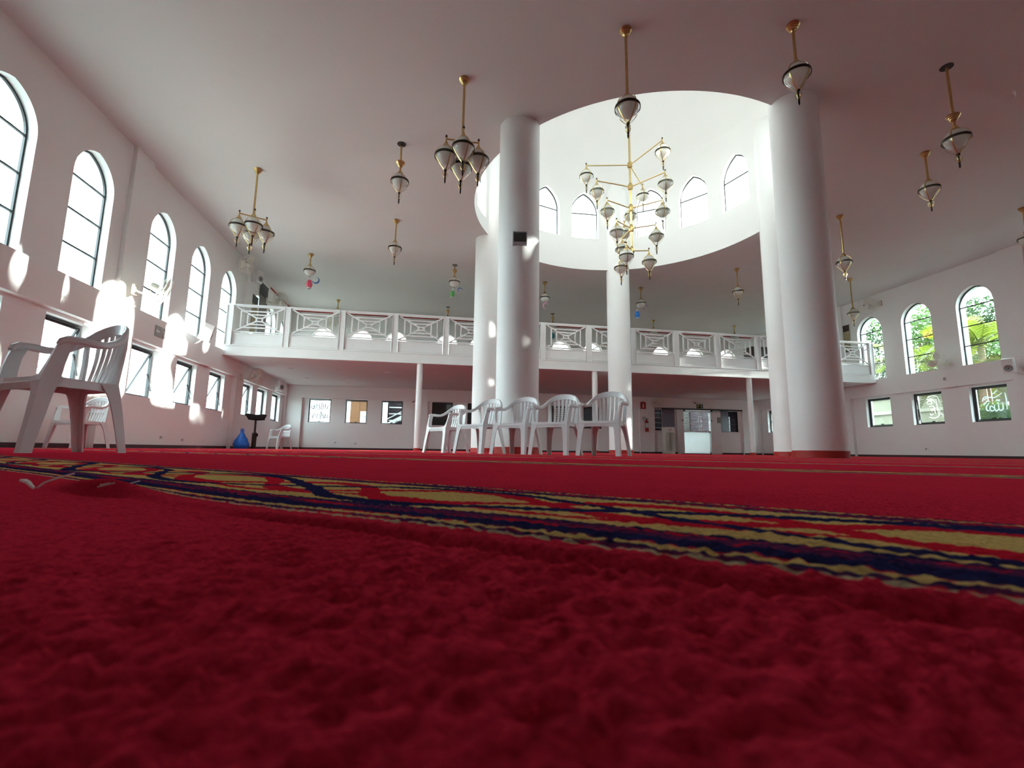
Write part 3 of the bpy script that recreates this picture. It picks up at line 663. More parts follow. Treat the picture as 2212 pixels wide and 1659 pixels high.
# paper decorations tied under the lanterns
def paper_lantern(x, y, zt, col, label, sc=1.0, cord=0.03):
    m = mat('paper_'+label.split()[0], col, 0.7, var=0.15, scale=15)
    e = empty('paper_lantern', (x, y, zt)); tag(e, label, 'paper lantern', 'paper lanterns')
    s = MB(); k = 10
    prof = [(0.055, -0.10), (0.062, -0.13), (0.098, -0.22), (0.065, -0.32), (0.06, -0.345)]
    rings = []
    for i, (r, z) in enumerate(prof):
        rings.append([(sc*r*(1.0 if j % 2 else 0.86)*math.cos(2*PI*j/k), sc*r*(1.0 if j % 2 else 0.86)*math.sin(2*PI*j/k), z*sc) for j in range(k)])
    s.loft(rings, False); s.build('shade', m, e)
    s = MB(); s.lathe([(0.058*sc, -0.335*sc), (0.060*sc, -0.365*sc)], 12); s.build('rim', M_paper, e)
    s = MB(); s.box(-0.03*sc, 0.03*sc, -0.004, 0.004, -0.11*sc, -0.02*sc); s.build('tag', M_paper, e); s = MB(); s.tube([(0, 0, -0.03*sc), (0, 0, cord)], 0.003, 5); s.build('string', M_paper, e); return e
def paper_moon(x, y, z, col, label, rot=0.0, sc=0.10):
    m = mat('moon_'+label.split()[0], col, 0.7, var=0.1)
    e = empty('paper_moon', (x, y, z), YAW); tag(e, label, 'paper moon', 'paper moons')
    out = [(math.cos(a), math.sin(a)) for a in [math.radians(-150+i*300/24) for i in range(25)]]
    inn = [(0.36+0.80*math.cos(a)-0.0, 0.80*math.sin(a)) for a in [math.radians(150-i*300/24) for i in range(25)]]
    inn = [(x_*0.9-0.62+0.1, y_*0.78) for x_, y_ in inn]
    poly = []
    for i in range(25):
        a = math.radians(-130+i*260/24); poly.append((math.cos(a), math.sin(a)))
    for i in range(25):
        t = 1-i/24; a = math.radians(-130+t*260); w = math.sin(PI*t); poly.append((math.cos(a)*(1-0.42*w), math.sin(a)*(1-0.42*w*0.9)))
    s = MB(); Mx = Matrix.Rotation(PI/2, 4, 'X') @ Matrix.Rotation(rot, 4, 'Z') @ Matrix.Scale(sc, 4); s.prism(poly, -0.03, 0.03, Mx); s.build('crescent', m, e)
    s = MB(); s.tube([(0, 0, sc*0.5), (0, 0, 0.26)], 0.002, 5); s.build('string', M_paper, e); return e
paper_lantern(-3.83, 14.56, 5.245, (0.75, 0.09, 0.16), 'pink paper lantern under a gallery-edge lamp')
paper_moon(-3.64, 14.50, 5.14, (0.05, 0.12, 0.40), 'blue paper crescent beside the pink paper lantern', -0.9, 0.11)
paper_lantern(0.53, 14.53, 5.21, (0.12, 0.42, 0.12), 'green paper lantern under a gallery-edge lamp', 0.9)
paper_moon(0.77, 14.50, 5.15, (0.06, 0.18, 0.50), 'small blue paper crescent beside the green lantern', 2.2, 0.085)
paper_moon(3.84, 15.42, 5.12, (0.75, 0.35, 0.48), 'pink paper crescent right of the clock column', 2.6, 0.12)
paper_lantern(7.20, 15.27, 5.19, (0.03, 0.20, 0.62), 'bright blue paper lantern right of the farthest column', 1.0, 0.21)
paper_moon(7.53, 15.25, 5.24, (0.55, 0.28, 0.55), 'lilac paper crescent beside the bright blue lantern', 2.4, 0.13)
paper_lantern(5.08, 19.1, 5.22, (0.08, 0.30, 0.32), 'teal paper lantern behind the gallery railing')

# ---------------------------------------------------------------- plastic chairs (front = -y)
def chair_kit():
    K = {}
    nx, ny = 14, 14; top = []; s = MB()
    def zs(x, y):
        u = x/0.235; v = (y+0.25)/0.46; z = 0.432-0.016*math.cos(u*PI/2)*math.sin(PI*min(1, max(0, v*0.9+0.1)))
        if v < 0.16: z -= 0.030*((0.16-v)/0.16)**2
        return z+0.012*(1-v)-0.010
    for off in (0.0, -0.009):
        for j in range(ny+1):
            y = -0.252+0.46*j/ny
            for i in range(nx+1):
                hwd = 0.252-0.045*j/ny; x = -hwd+2*hwd*i/nx; s.v.append((x, y, zs(x*0.235/hwd, y)+off))
    n = (nx+1)*(ny+1); at = lambda i, j, k: k*n+j*(nx+1)+i
    for j in range(ny):
        for i in range(nx):
            s.f.append((at(i, j, 0), at(i+1, j, 0), at(i+1, j+1, 0), at(i, j+1, 0))); s.f.append((at(i, j, 1), at(i, j+1, 1), at(i+1, j+1, 1), at(i+1, j, 1)))
    for i in range(nx): s.f.append((at(i, 0, 0), at(i, 0, 1), at(i+1, 0, 1), at(i+1, 0, 0))); s.f.append((at(i, ny, 0), at(i+1, ny, 0), at(i+1, ny, 1), at(i, ny, 1)))
    for j in range(ny): s.f.append((at(0, j, 0), at(0, j+1, 0), at(0, j+1, 1), at(0, j, 1))); s.f.append((at(nx, j, 0), at(nx, j, 1), at(nx, j+1, 1), at(nx, j+1, 0)))
    # skirt below the seat: front with a gentle arch, sides and back
    def skirt(pts, dep):
        k = len(pts)
        for a in range(k-1):
            (x0, y0), (x1, y1) = pts[a], pts[a+1]
            s.quad((x0, y0, 0.425), (x1, y1, 0.425), (x1, y1, 0.425-dep[a+1]), (x0, y0, 0.425-dep[a]))
    xs = [-0.25+0.5*i/20 for i in range(21)]
    skirt([(x, -0.245) for x in xs], [0.068+0.05*max(0, abs(x)/0.25-0.55)**2*4.5 for x in xs])
    for sx in (-1, 1):
        ys = [-0.245+0.45*i/16 for i in range(17)]
        skirt([(sx*(0.25-0.045*(y+0.245)/0.45), y) for y in ys], [0.05+0.06*max(0, abs((y+0.02)/0.225)-0.5)**2*4 for y in ys])
    skirt([(x*0.82, 0.205) for x in xs], [0.05+0.05*max(0, abs(x)/0.25-0.5)**2*4 for x in xs])
    K['seat'] = s.mesh('seat', M_plastic, True)
    def Lsec(xo, yo, z, wx, wy, sx, sy, t=0.011):
        return [(xo, yo, z), (xo-sx*wx, yo, z), (xo-sx*wx, yo+sy*t, z), (xo-sx*t, yo+sy*t, z), (xo-sx*t, yo+sy*wy, z), (xo, yo+sy*wy, z)]
    def front(sx):
        s = MB(); lev = [(0.0, 0.278, -0.305, 0.052, 0.062), (0.10, 0.272, -0.290, 0.054, 0.066), (0.22, 0.265, -0.272, 0.058, 0.074), (0.32, 0.259, -0.258, 0.064, 0.082), (0.37, 0.257, -0.252, 0.080, 0.090), (0.395, 0.256, -0.249, 0.105, 0.105), (0.42, 0.256, -0.246, 0.12, 0.12),
                        (0.435, 0.257, -0.243, 0.045, 0.10), (0.50, 0.262, -0.226, 0.026, 0.088), (0.57, 0.268, -0.206, 0.022, 0.080), (0.615, 0.272, -0.190, 0.022, 0.082), (0.632, 0.273, -0.178, 0.024, 0.084)]
        s.loft([Lsec(sx*xo, yo, z, wx, wy, sx, 1) for z, xo, yo, wx, wy in lev]); return s.mesh('leg', M_plastic, True)
    def rear(sx):
        s = MB(); lev = [(0.0, 0.262, 0.285, 0.048, 0.050), (0.12, 0.252, 0.266, 0.052, 0.056), (0.26, 0.238, 0.243, 0.058, 0.066), (0.35, 0.228, 0.226, 0.070, 0.080), (0.395, 0.223, 0.216, 0.10, 0.10), (0.425, 0.219, 0.210, 0.11, 0.11)]
        s.loft([Lsec(sx*xo, yo, z, wx, wy, sx, -1) for z, xo, yo, wx, wy in lev]); return s.mesh('leg', M_plastic, True)
    K['legs'] = [front(-1), front(1), rear(-1), rear(1)]
    half = [(0.262, -0.190, 0.612), (0.266, -0.178, 0.633), (0.268, -0.150, 0.646), (0.272, -0.08, 0.648), (0.274, 0.0, 0.643), (0.270, 0.07, 0.648), (0.258, 0.135, 0.675), (0.236, 0.185, 0.712), (0.205, 0.222, 0.748), (0.160, 0.248, 0.779), (0.105, 0.263, 0.798), (0.05, 0.270, 0.807), (0.0, 0.272, 0.810)]
    A = [0.018, 0.022, 0.026, 0.027, 0.027, 0.026, 0.024, 0.020, 0.016, 0.013, 0.011, 0.011, 0.011]
    Bv = [0.012, 0.018, 0.021, 0.021, 0.021, 0.021, 0.021, 0.023, 0.027, 0.033, 0.036, 0.037, 0.038]
    path = half+[(-x, y, z) for x, y, z in half[-2::-1]]; A2 = A+A[-2::-1]; B2 = Bv+Bv[-2::-1]
    secs = []
    for a, b in zip(A2, B2):
        c = min(a, b)*0.5; secs.append([(a, b-c), (a-c, b), (-a+c, b), (-a, b-c), (-a, -b+c), (-a+c, -b), (a-c, -b), (a, -b+c)])
    s = MB(); s.sweep(path, secs); K['rail'] = s.mesh('arm_rail', M_plastic, True)
    def railpt(x):
        for p, q in zip(half, half[1:]):
            if q[0] <= abs(x) <= p[0] and p[1] > 0.1:
                t = (abs(x)-q[0])/(p[0]-q[0]+1e-9); return (x, q[1]+(p[1]-q[1])*t, q[2]+(p[2]-q[2])*t)
        return (x, 0.272, 0.80)
    K['slats'] = []
    for i in range(6):
        xt = -0.150+0.060*i; xb = xt*0.83; T3 = railpt(xt); s = MB()
        pts = []
        for k in range(9):
            t = k/8; x = xb+(xt-xb)*t+0.0*t; y = 0.196+(T3[1]-0.196)*t+0.018*math.sin(PI*t); z = 0.418+(T3[2]-0.02-0.418)*t; pts.append((x, y, z))
        s.ribbon(pts, [0.0165+0.0035*(k/8) for k in range(9)], 0.0045, up=(0, 1, 0.2)); K['slats'].append(s.mesh('back_slat', M_plastic, True))
    K['sides'] = []
    for sx in (-1, 1):
        s = MB(); pts = [(sx*0.196, 0.195, 0.41), (sx*0.200, 0.205, 0.50), (sx*0.205, 0.212, 0.58), (sx*0.213, 0.214, 0.66), (sx*0.214, 0.216, 0.735)]
        s.ribbon(pts, [0.028, 0.022, 0.020, 0.020, 0.018], [0.010, 0.010, 0.010, 0.010, 0.008], up=(0, 1, 0.2)); K['sides'].append(s.mesh('side_stile', M_plastic, True))
    s = MB(); s.ribbon([(x, 0.232+0.0*x, 0.60) for x in (-0.19, -0.1, 0, 0.1, 0.19)], 0.005, 0.016, up=(0, 0, 1)); K['cross'] = s.mesh('back_crossbar', M_plastic, True)
    return K
CK = chair_kit()
def chair(x, y, face, label, cross=False):
    """face = heading of the front in degrees, 0 = towards -y, positive turns towards +x"""
    o = empty('plastic_chair', (x, y, 0), math.radians(face)); tag(o, label, 'chair', 'white plastic armchairs')
    link('seat', CK['seat'], o); link('arm_rail', CK['rail'], o)
    for m in CK['legs']: link('leg', m, o)
    for m in CK['slats']: link('back_slat', m, o)
    for m in CK['sides']: link('side_stile', m, o)
    if cross: link('back_crossbar', CK['cross'], o)
    return o
big = chair(-2.38, 3.48, -31, 'large looking white plastic armchair standing alone nearest the sunlit windows')
big.scale = (1.0, 0.93, 1.07)
chair(-5.52, 8.55, -20, 'white plastic armchair against the sunlit wall, seen between another chair\'s legs', True)
chair(0.28, 8.12, -52, 'first white plastic armchair of the row, seen most from the side', True)
chair(0.74, 6.98, -47, 'second armchair of the row, its back in front of the rear column')
chair(1.22, 6.55, -40, 'middle armchair of the row in front of the clock column')
chair(1.67, 6.08, -40, 'fourth armchair of the row, right of the clock column')
chair(2.17, 5.62, -39, 'last and nearest armchair of the row, facing the viewer')
chair(-5.02, 17.0, -38, 'distant white plastic armchair beside the black music stand', True)
#PART3
# ---------------------------------------------------------------- wall fans, speakers, signs
def fan_kit():
    K = {}; R = 0.29
    s = MB(); 
    for r, y in ((R, 0.0), (R*0.98, -0.055), (R*0.98, 0.055), (R*0.45, -0.085), (R*0.45, 0.085), (R*0.75, -0.075), (R*0.75, 0.075)): s.tube([(r*math.cos(2*PI*i/28), y, r*math.sin(2*PI*i/28)) for i in range(28)], 0.003 if r < R*0.99 else 0.009, 5, True, up=(0, 1, 0))
    for i in range(36):
        a = 2*PI*i/36; c, q = math.cos(a), math.sin(a)
        for sg in (-1, 1): s.tube([(0.06*c, sg*0.092, 0.06*q), (R*0.5*c, sg*0.086, R*0.5*q), (R*0.85*c, sg*0.070, R*0.85*q), (R*0.98*c, sg*0.05, R*0.98*q)], 0.0016, 4)
    K['guard'] = s.mesh('guard', M_plastic_cream, True)
    s = MB(); s.lathe([(0, -0.1), (0.055, -0.098), (0.062, -0.09), (0.062, -0.07), (0.04, -0.06), (0.035, 0.05)], 16, Matrix.Rotation(-PI/2, 4, 'X')); K['hub'] = s.mesh('hub', M_plastic_cream, True)
    s = MB(); ring = []
    for i in range(9):
        t = i/8; r = 0.045+0.21*t; w = 0.035+0.065*math.sin(PI*min(1, t*0.75+0.15)); tw = 0.5-0.25*t
        ring.append([(r*math.cos(w*0.3*k/0.06)*1.0-0*k, k*math.sin(tw)*1.0, k*math.cos(tw)) for k in (-w, -w*0.4, w*0.4, w)])
    n = 0
    for a, b in zip(ring, ring[1:]):
        for k in range(3): s.quad(a[k], a[k+1], b[k+1], b[k])
    K['blade'] = s.mesh('blade', M_plastic_cream, True)
    s = MB(); s.lathe([(0, 0.25), (0.05, 0.245), (0.075, 0.22), (0.08, 0.14), (0.07, 0.09), (0.03, 0.085)], 18, Matrix.Rotation(-PI/2, 4, 'X')); K['motor'] = s.mesh('motor', M_plastic_cream, True)
    return K
FK = fan_kit()
def wall_fan(x, y, z, wx, wy, wz, heading, label, tilt=0.25):
    """(x,y,z) fan centre; (wx,wy,wz) wall mount; heading = direction the fan blows (degrees, 0 = +x)"""
    o = empty('wall_fan', (wx, wy, wz)); tag(o, label, 'fan', 'wall fans')
    h = empty('fan_head', (x-wx, y-wy, z-wz), 0, o); h.rotation_euler = (tilt, 0, math.radians(heading)+PI/2)
    for nm in ('guard', 'hub', 'motor'): link(nm, FK[nm], h)
    for i in range(3): b = link('blade', FK['blade'], h); b.rotation_euler = (0, i*2*PI/3+0.5, 0)
    d = Vector((x-wx, y-wy, 0)); v = Vector((-math.cos(math.radians(heading)), -math.sin(math.radians(heading)), -0.2))*0.2
    end = Vector((x-wx, y-wy, z-wz))+v
    s = MB(); s.tube([(0, 0, 0), (end.x*0.6, end.y*0.6, end.z*0.4-0.06), tuple(end)], 0.022, 10); s.build('bracket_arm', M_plastic_cream, o, True)
    nrm = 1 if wx < 5 else -1
    s = MB()
    if abs(wy-YB) < 0.4: s.box(-0.06, 0.06, -0.04, 0.0, -0.10, 0.10)
    else: s.box(*((0, 0.05) if nrm > 0 else (-0.05, 0)), -0.06, 0.06, -0.10, 0.10)
    s.build('wall_plate', M_plastic_cream, o)
    return o
wall_fan(-5.42, 10.12, 3.14, XL+0.12, 9.98, 3.10, 30, 'cream wall fan on the pilaster between the tall sunlit windows', 0.35)
wall_fan(-5.62, 14.60, 5.52, XL-0.05, 15.1, 5.60, -20, 'cream wall fan high up by the gallery end, sunlit side', 0.5)
wall_fan(-5.55, 17.55, 5.35, XL-0.05, 17.5, 5.3, -35, 'cream wall fan behind the gallery railing beside the posters', 0.1)
wall_fan(-5.62, 16.15, 2.30, XL, 15.85, 2.25, -25, 'wall fan under the gallery above the narrow windows', 0.3)
wall_fan(15.72, 11.95, 3.03, XR+0.05, 12.0, 3.0, 205, 'wall fan with wide blades between the two garden windows', 0.1)
wall_fan(15.70, 14.1, 5.50, XR+0.05, 14.0, 5.6, 215, 'wall fan near the ceiling above the gallery end, garden side', 0.3)
wall_fan(10.55, YB-0.30, 2.36, 10.55, YB, 2.40, -95, 'wall fan above the left end of the black door track', 0.2)
wall_fan(-4.38, YB-0.35, 5.40, -3.95, YB, 5.5, -90, 'small wall fan at the back of the gallery', 0.1)
def speaker(x, y, z, heading, tilt, wall, label, w=0.26, d=0.24, h=0.40):
    o = empty('wall_speaker', (x, y, z)); tag(o, label, 'speaker', 'white wall speakers')
    e = empty('cabinet', (0, 0, 0), 0, o); e.rotation_euler = (tilt, 0, math.radians(heading)+PI/2)   # front = -y
    s = MB(); poly = [(-w/2+0.03, -d/2), (w/2-0.03, -d/2), (w/2, -d/2+0.03), (w/2-0.03, d/2), (-w/2+0.03, d/2), (-w/2, -d/2+0.03)]; s.prism(poly, -h/2, h/2); s.build('case', M_steelw, e, True)
    s = MB(); s.box(-w/2+0.035, w/2-0.035, -d/2-0.008, -d/2, -h/2+0.02, h/2-0.02); s.build('grille', M_steelw, e)
    s = MB(); s.lathe([(0, 0), (0.075, 0), (0.09, 0.012), (0.094, 0.0)], 24, Matrix.Translation((0, -d/2-0.009, -0.06)) @ Matrix.Rotation(PI/2, 4, 'X')); s.build('woofer', M_plastic_grey, e, True)
    s = MB(); s.lathe([(0, 0.0), (0.018, 0.0), (0.018, 0.012), (0, 0.014)], 12, Matrix.Translation((0, -d/2-0.010, -0.06)) @ Matrix.Rotation(PI/2, 4, 'X')); s.build('cone_cap', M_black, e, True)
    wv = Vector(wall)-Vector((x, y, z)); s = MB(); s.tube([(0, 0, -h*0.25), tuple(wv*0.6+Vector((0, 0, -h*0.3))), tuple(wv+Vector((0, 0, -h*0.2)))], 0.02, 8); s.build('bracket', M_steelw, o, True)
    return o
speaker(-5.62, 12.50, 2.88, 35, 0.3, (XL, 12.75, 2.7), 'white wall speaker on the sunlit wall before the gallery')
speaker(-5.82, 15.95, 5.62, -20, 0.1, (XL+0.05, 16.0, 5.62), 'white wall speaker near the ceiling above the gallery end')
speaker(-5.78, 18.95, 2.40, -30, 0.0, (XL, 19.0, 2.42), 'white wall speaker in the corner under the gallery')
speaker(15.72, 10.12, 2.56, 200, 0.25, (XR, 9.9, 2.40), 'white wall speaker with dark cone on the garden side wall')

def seg7(mb, ch, x, z, w, h, y, t):
    SEG = {'0': 'abcdef', '1': 'bc', '2': 'abged', '3': 'abgcd', '4': 'fgbc', '5': 'afgcd', '6': 'afgedc', '7': 'abc', '8': 'abcdefg', '9': 'abcdfg'}
    for c in SEG[ch]:
        r = {'a': (x, x+w, z+h-t, z+h), 'g': (x, x+w, z+h/2-t/2, z+h/2+t/2), 'd': (x, x+w, z, z+t), 'f': (x, x+t, z+h/2, z+h), 'e': (x, x+t, z, z+h/2), 'b': (x+w-t, x+w, z+h/2, z+h), 'c': (x+w-t, x+w, z, z+h/2)}[c]
        mb.box(r[0], r[1], y-0.002, y, r[2], r[3])
# digital clock on the column, facing the hall
kx, ky = DC[0]+4.02*math.cos(math.radians(216)), DC[1]+4.02*math.sin(math.radians(216))
ca = math.radians(262); o = empty('digital_clock', (kx+(CR+0.012)*math.cos(ca), ky+(CR+0.012)*math.sin(ca), 3.66), ca+PI/2); tag(o, 'small silver digital clock reading 4 25, mounted on a column', 'clock')
s = MB(); s.box(-0.122, 0.122, -0.022, 0.03, -0.13, 0.11); s.build('case', M_silver, o)
s = MB(); s.box(-0.105, 0.105, -0.026, -0.022, -0.075, 0.09); s.build('bezel', M_black, o)
s = MB(); s.box(-0.092, 0.092, -0.028, -0.026, -0.062, 0.075); sc_ = s.build('screen', M_lcd, o)
s = MB(); seg7(s, '4', -0.035, 0.0, 0.022, 0.045, -0.0285, 0.005); seg7(s, '2', 0.008, 0.0, 0.022, 0.045, -0.0285, 0.005); seg7(s, '5', 0.038, 0.0, 0.022, 0.045, -0.0285, 0.005); s.box(-0.006, 0.0, -0.030, -0.0285, 0.01, 0.016); s.box(-0.006, 0.0, -0.030, -0.0285, 0.028, 0.034); s.build('digits', M_sign_black, sc_)
s = MB(); seg7(s, '2', -0.03, -0.05, 0.014, 0.03, -0.0285, 0.004); seg7(s, '6', -0.01, -0.05, 0.014, 0.03, -0.0285, 0.004); seg7(s, '1', 0.022, -0.05, 0.014, 0.03, -0.0285, 0.004); seg7(s, '1', 0.042, -0.05, 0.014, 0.03, -0.0285, 0.004); s.build('date_digits', M_sign_black, sc_)
for bx in (-0.08, 0.08): s = MB(); s.box(bx-0.025, bx+0.025, -0.025, -0.022, -0.115, -0.09); s.build('button', M_plastic_grey, o)

def running_man(mb, cx, cz, k, y, dirx=1):
    def P(pts, w): mb.ribbon([(cx+dirx*x*k, y, cz+z*k) for x, z in pts], w*k, 0.002, up=(0, 1, 0))
    mb.prism([(cx+dirx*k*(0.06+0.08*math.cos(a)), cz+k*(0.42+0.08*math.sin(a))) for a in [2*PI*i/10 for i in range(10)]], -y-0.002, -y+0.002, Matrix.Rotation(PI/2, 4, 'X'))
    P([(0.02, 0.30), (-0.04, 0.0)], 0.09); P([(0.0, 0.26), (0.2, 0.16), (0.28, 0.26)], 0.04); P([(0.0, 0.26), (-0.2, 0.2), (-0.26, 0.05)], 0.04)
    P([(-0.03, 0.0), (0.16, -0.12), (0.10, -0.38)], 0.05); P([(-0.05, 0.0), (-0.12, -0.22), (-0.34, -0.28)], 0.05)
# exit sign on the left wall
o = empty('exit_sign', (XL+0.006, 11.25, 2.55), PI/2); tag(o, 'grey exit sign with arrow and running figure on the sunlit wall', 'sign')
s = MB(); s.box(-0.19, 0.19, -0.006, 0.006, -0.12, 0.12); s.build('plate', M_sign_grey, o)
s = MB(); s.prism([(-0.165, 0.0), (-0.10, 0.055), (-0.10, 0.02), (-0.02, 0.02), (-0.02, -0.02), (-0.10, -0.02), (-0.10, -0.055)], 0.006, 0.009, Matrix.Rotation(PI/2, 4, 'X')); s.build('arrow', M_paper, o)
s = MB(); running_man(s, 0.10, 0.0, 0.19, -0.008, -1); s.build('figure', M_paper, o)
s = MB(); 
for a in ((0.02, 0.18, -0.11, -0.10), (0.02, 0.18, 0.10, 0.11), (0.17, 0.18, -0.11, 0.11)): s.box(a[0], a[1], -0.009, -0.006, a[2], a[3])
s.build('door_mark', M_paper, o)
# illuminated-style exit sign above the door
o = empty('exit_sign', (12.93, YB-0.012, 2.31)); tag(o, 'black exit sign with yellow arrow above the entrance door', 'sign')
s = MB(); s.box(-0.17, 0.17, -0.012, 0.012, -0.10, 0.10); s.build('plate', M_sign_black, o)
s = MB(); s.prism([(0.085, 0.075), (0.135, 0.015), (0.102, 0.015), (0.102, -0.07), (0.068, -0.07), (0.068, 0.015), (0.035, 0.015)], 0.012, 0.015, Matrix.Rotation(PI/2, 4, 'X')); s.build('arrow', M_sign_yellow, o)
s = MB(); running_man(s, -0.085, 0.0, 0.15, -0.014, 1); s.build('figure', M_sign_yellow, o)
s = MB(); s.box(-0.15, -0.02, -0.0145, -0.012, 0.07, 0.08); s.box(-0.15, -0.14, -0.0145, -0.012, -0.08, 0.08); s.build('door_mark', M_sign_yellow, o)
o = empty('emergency_light', (13.02, YB-0.03, 2.46)); tag(o, 'pale emergency light box above the black exit sign', 'lamp'); s = MB(); s.box(-0.19, 0.19, -0.03, 0.03, -0.035, 0.035); s.build('housing', M_plastic_cream, o); s = MB(); s.box(-0.16, 0.16, -0.034, -0.03, -0.025, 0.025); s.build('diffuser', M_globe, o)
def security_camera(x, y, z, rz, label, wall):
    o = empty('security_camera', (x, y, z)); tag(o, label, 'camera', 'security cameras')
    s = MB(); s.lathe([(0, 0), (0.045, 0), (0.045, 0.03), (0.02, 0.04), (0, 0.04)], 14, Matrix.Rotation(PI/2, 4, 'X') if wall == 'b' else Matrix.Rotation(PI/2*(-1 if x > 5 else 1), 4, 'Y')); s.build('mount', M_steelw, o, True)
    e = empty('head', (0, 0, 0), rz, o); s = MB(); s.lathe([(0, 0.02), (0.032, 0.02), (0.035, 0.03), (0.035, 0.15), (0.028, 0.16)], 14, Matrix.Translation((0, 0, -0.05)) @ Matrix.Rotation(PI/2+0.3, 4, 'X')); s.build('barrel', M_steelw, e, True)
    s = MB(); s.lathe([(0, 0.152), (0.03, 0.155), (0.03, 0.165), (0, 0.166)], 14, Matrix.Translation((0, 0, -0.05)) @ Matrix.Rotation(PI/2+0.3, 4, 'X')); s.build('lens', M_black, e, True)
security_camera(XR+0.04, 14.55, 5.78, -PI/2+0.3, 'small white security camera high on the garden side wall', 'r')
security_camera(12.60, YB-0.005, 2.54, 0.2, 'security camera just left of the black exit sign', 'b')
security_camera(-0.72, YB-0.005, 2.20, -0.5, 'security camera beside the slim post on the back wall', 'b')
# fire extinguisher and its sign
o = empty('fire_sign', (9.98, YB-0.004, 2.27)); tag(o, 'red fire extinguisher sign high on the back wall', 'sign')
s = MB(); s.prism([(-0.14, -0.17), (0.14, -0.17), (0.14, 0.14), (0.09, 0.18), (-0.09, 0.18), (-0.14, 0.14)], -0.004, 0.004, Matrix.Rotation(PI/2, 4, 'X')); s.build('plate', M_red, o)
s = MB(); s.box(-0.03, 0.03, -0.006, -0.004, -0.12, 0.04); s.box(-0.012, 0.012, -0.006, -0.004, 0.04, 0.09); s.box(-0.012, 0.06, -0.006, -0.004, 0.075, 0.09); s.build('pictogram', M_paper, o)
o = empty('fire_extinguisher', (10.10, YB-0.10, 1.02)); tag(o, 'red fire extinguisher with black hose hung on the back wall', 'extinguisher')
s = MB(); s.lathe([(0, 0), (0.075, 0), (0.082, 0.02), (0.082, 0.44), (0.07, 0.50), (0.03, 0.54), (0.025, 0.56), (0, 0.56)], 20); s.build('cylinder', M_red, o, True)
s = MB(); s.lathe([(0.0835, 0.18), (0.0835, 0.40)], 20, None, PI*1.1, PI*1.9); s.build('label_band', M_paper, o, 'full')
s = MB(); s.box(-0.02, 0.02, -0.02, 0.02, 0.55, 0.60); s.bar((0, 0, 0.59), (0.09, 0, 0.66), 0.02, 0.012); s.bar((0, 0, 0.56), (0.11, 0, 0.585), 0.02, 0.012); s.build('handle', M_black, o)
s = MB(); s.tube([(0, 0, 0.58), (-0.08, -0.02, 0.66), (-0.19, -0.02, 0.70), (-0.22, -0.02, 0.62), (-0.12, -0.04, 0.54), (-0.09, -0.05, 0.40)], 0.012, 8); s.build('hose', M_black, o, True)
# sockets
s = MB(); s.box(-0.065, 0.065, -0.012, 0, -0.04, 0.04); KSO = s.mesh('plate', M_plastic, False); s = MB(); s.box(-0.05, 0.0, -0.016, -0.012, -0.022, 0.022); KSO2 = s.mesh('insert', M_plastic_grey)
for (x, y, z, rz, lab) in ((XL-NICHE, 12.05, 0.25, PI/2, 'low on the sunlit wall, nearer one'), (XL-NICHE, 13.0, 0.21, PI/2, 'low on the sunlit wall, farther one'), (-3.96, YB+0.12, 0.29, 0, 'below the calligraphy window on the back wall'), (-3.13, YB+0.12, 0.26, 0, 'below the second back window'), (XR+NICHE, 12.98, 0.28, -PI/2, 'low on the garden side wall')):
    o = empty('wall_socket', (x, y, z), rz); tag(o, 'white wall socket '+lab, 'socket', 'wall sockets'); link('plate', KSO, o); link('insert', KSO2, o)
o = empty('door_bell', (XR-0.004, 12.10, 2.50), -PI/2); tag(o, 'tiny grey wall bell under the garden window ledge', 'bell'); s = MB(); s.lathe([(0.045, -0.02), (0.05, -0.035), (0.03, 0.03), (0.01, 0.05), (0, 0.052)], 14); s.build('dome', M_silver, o, True); s = MB(); s.box(-0.05, 0.05, -0.01, 0.0, -0.06, 0.06); s.build('plate', M_plastic_cream, o)
# posters on the gallery side walls
def poster(x, y0, y1, z0, z1, m, head, label, rz):
    o = empty('wall_poster', (x, (y0+y1)/2, z0), rz); tag(o, label, 'poster', 'gallery posters'); w = y1-y0
    s = MB(); s.box(-w/2, w/2, -0.008, 0.0, 0, z1-z0); s.build('sheet', m, o)
    s = MB(); s.box(-w/2, w/2, -0.012, -0.008, (z1-z0)*0.78, z1-z0); s.build('header', head, o)
    for q in (0, z1-z0): s = MB(); s.tube([(-w/2-0.02, -0.01, q), (w/2+0.02, -0.01, q)], 0.012, 8); s.build('hanging_rod', M_black, o, True)
poster(XL-0.03, 15.66+0.5, 16.55+0.2, 3.85, 5.12, M_poster_y, M_black, 'narrow yellow printed poster on the gallery side wall', PI/2)
poster(XL-0.03, 16.85, 17.62, 3.75, 5.78, M_poster_g, M_black, 'tall grey printed poster beside the gallery fan', PI/2)
poster(XR+0.03, 15.35, 16.15, 4.10, 5.15, M_poster_y, M_wood_dark, 'yellow printed poster at the garden end of the gallery', -PI/2)
# dark cabinet in the gallery
o = empty('gallery_cabinet', (15.35, 19.6, SLAB1)); tag(o, 'dark brown cabinet in the gallery corner by the garden side', 'cabinet')
s = MB(); s.box(-0.5, 0.5, -0.3, 0.3, 0.06, 2.1); s.build('body', M_wood_dark, o)
for sx in (-1, 1):
    s = MB(); s.box(0.0, 0.47, -0.02, 0, 0.1, 2.06) if sx > 0 else s.box(-0.47, -0.005, -0.02, 0, 0.1, 2.06); d = s.build('door', M_wood_dark, o); d.location = (0, -0.3, 0)
    s = MB(); s.box(sx*0.04-0.01, sx*0.04+0.01, -0.05, -0.02, 1.0, 1.15); s.build('handle', M_silver, d)
s = MB(); s.box(-0.48, 0.48, -0.27, 0.27, 0, 0.06); s.build('plinth', M_black, o)

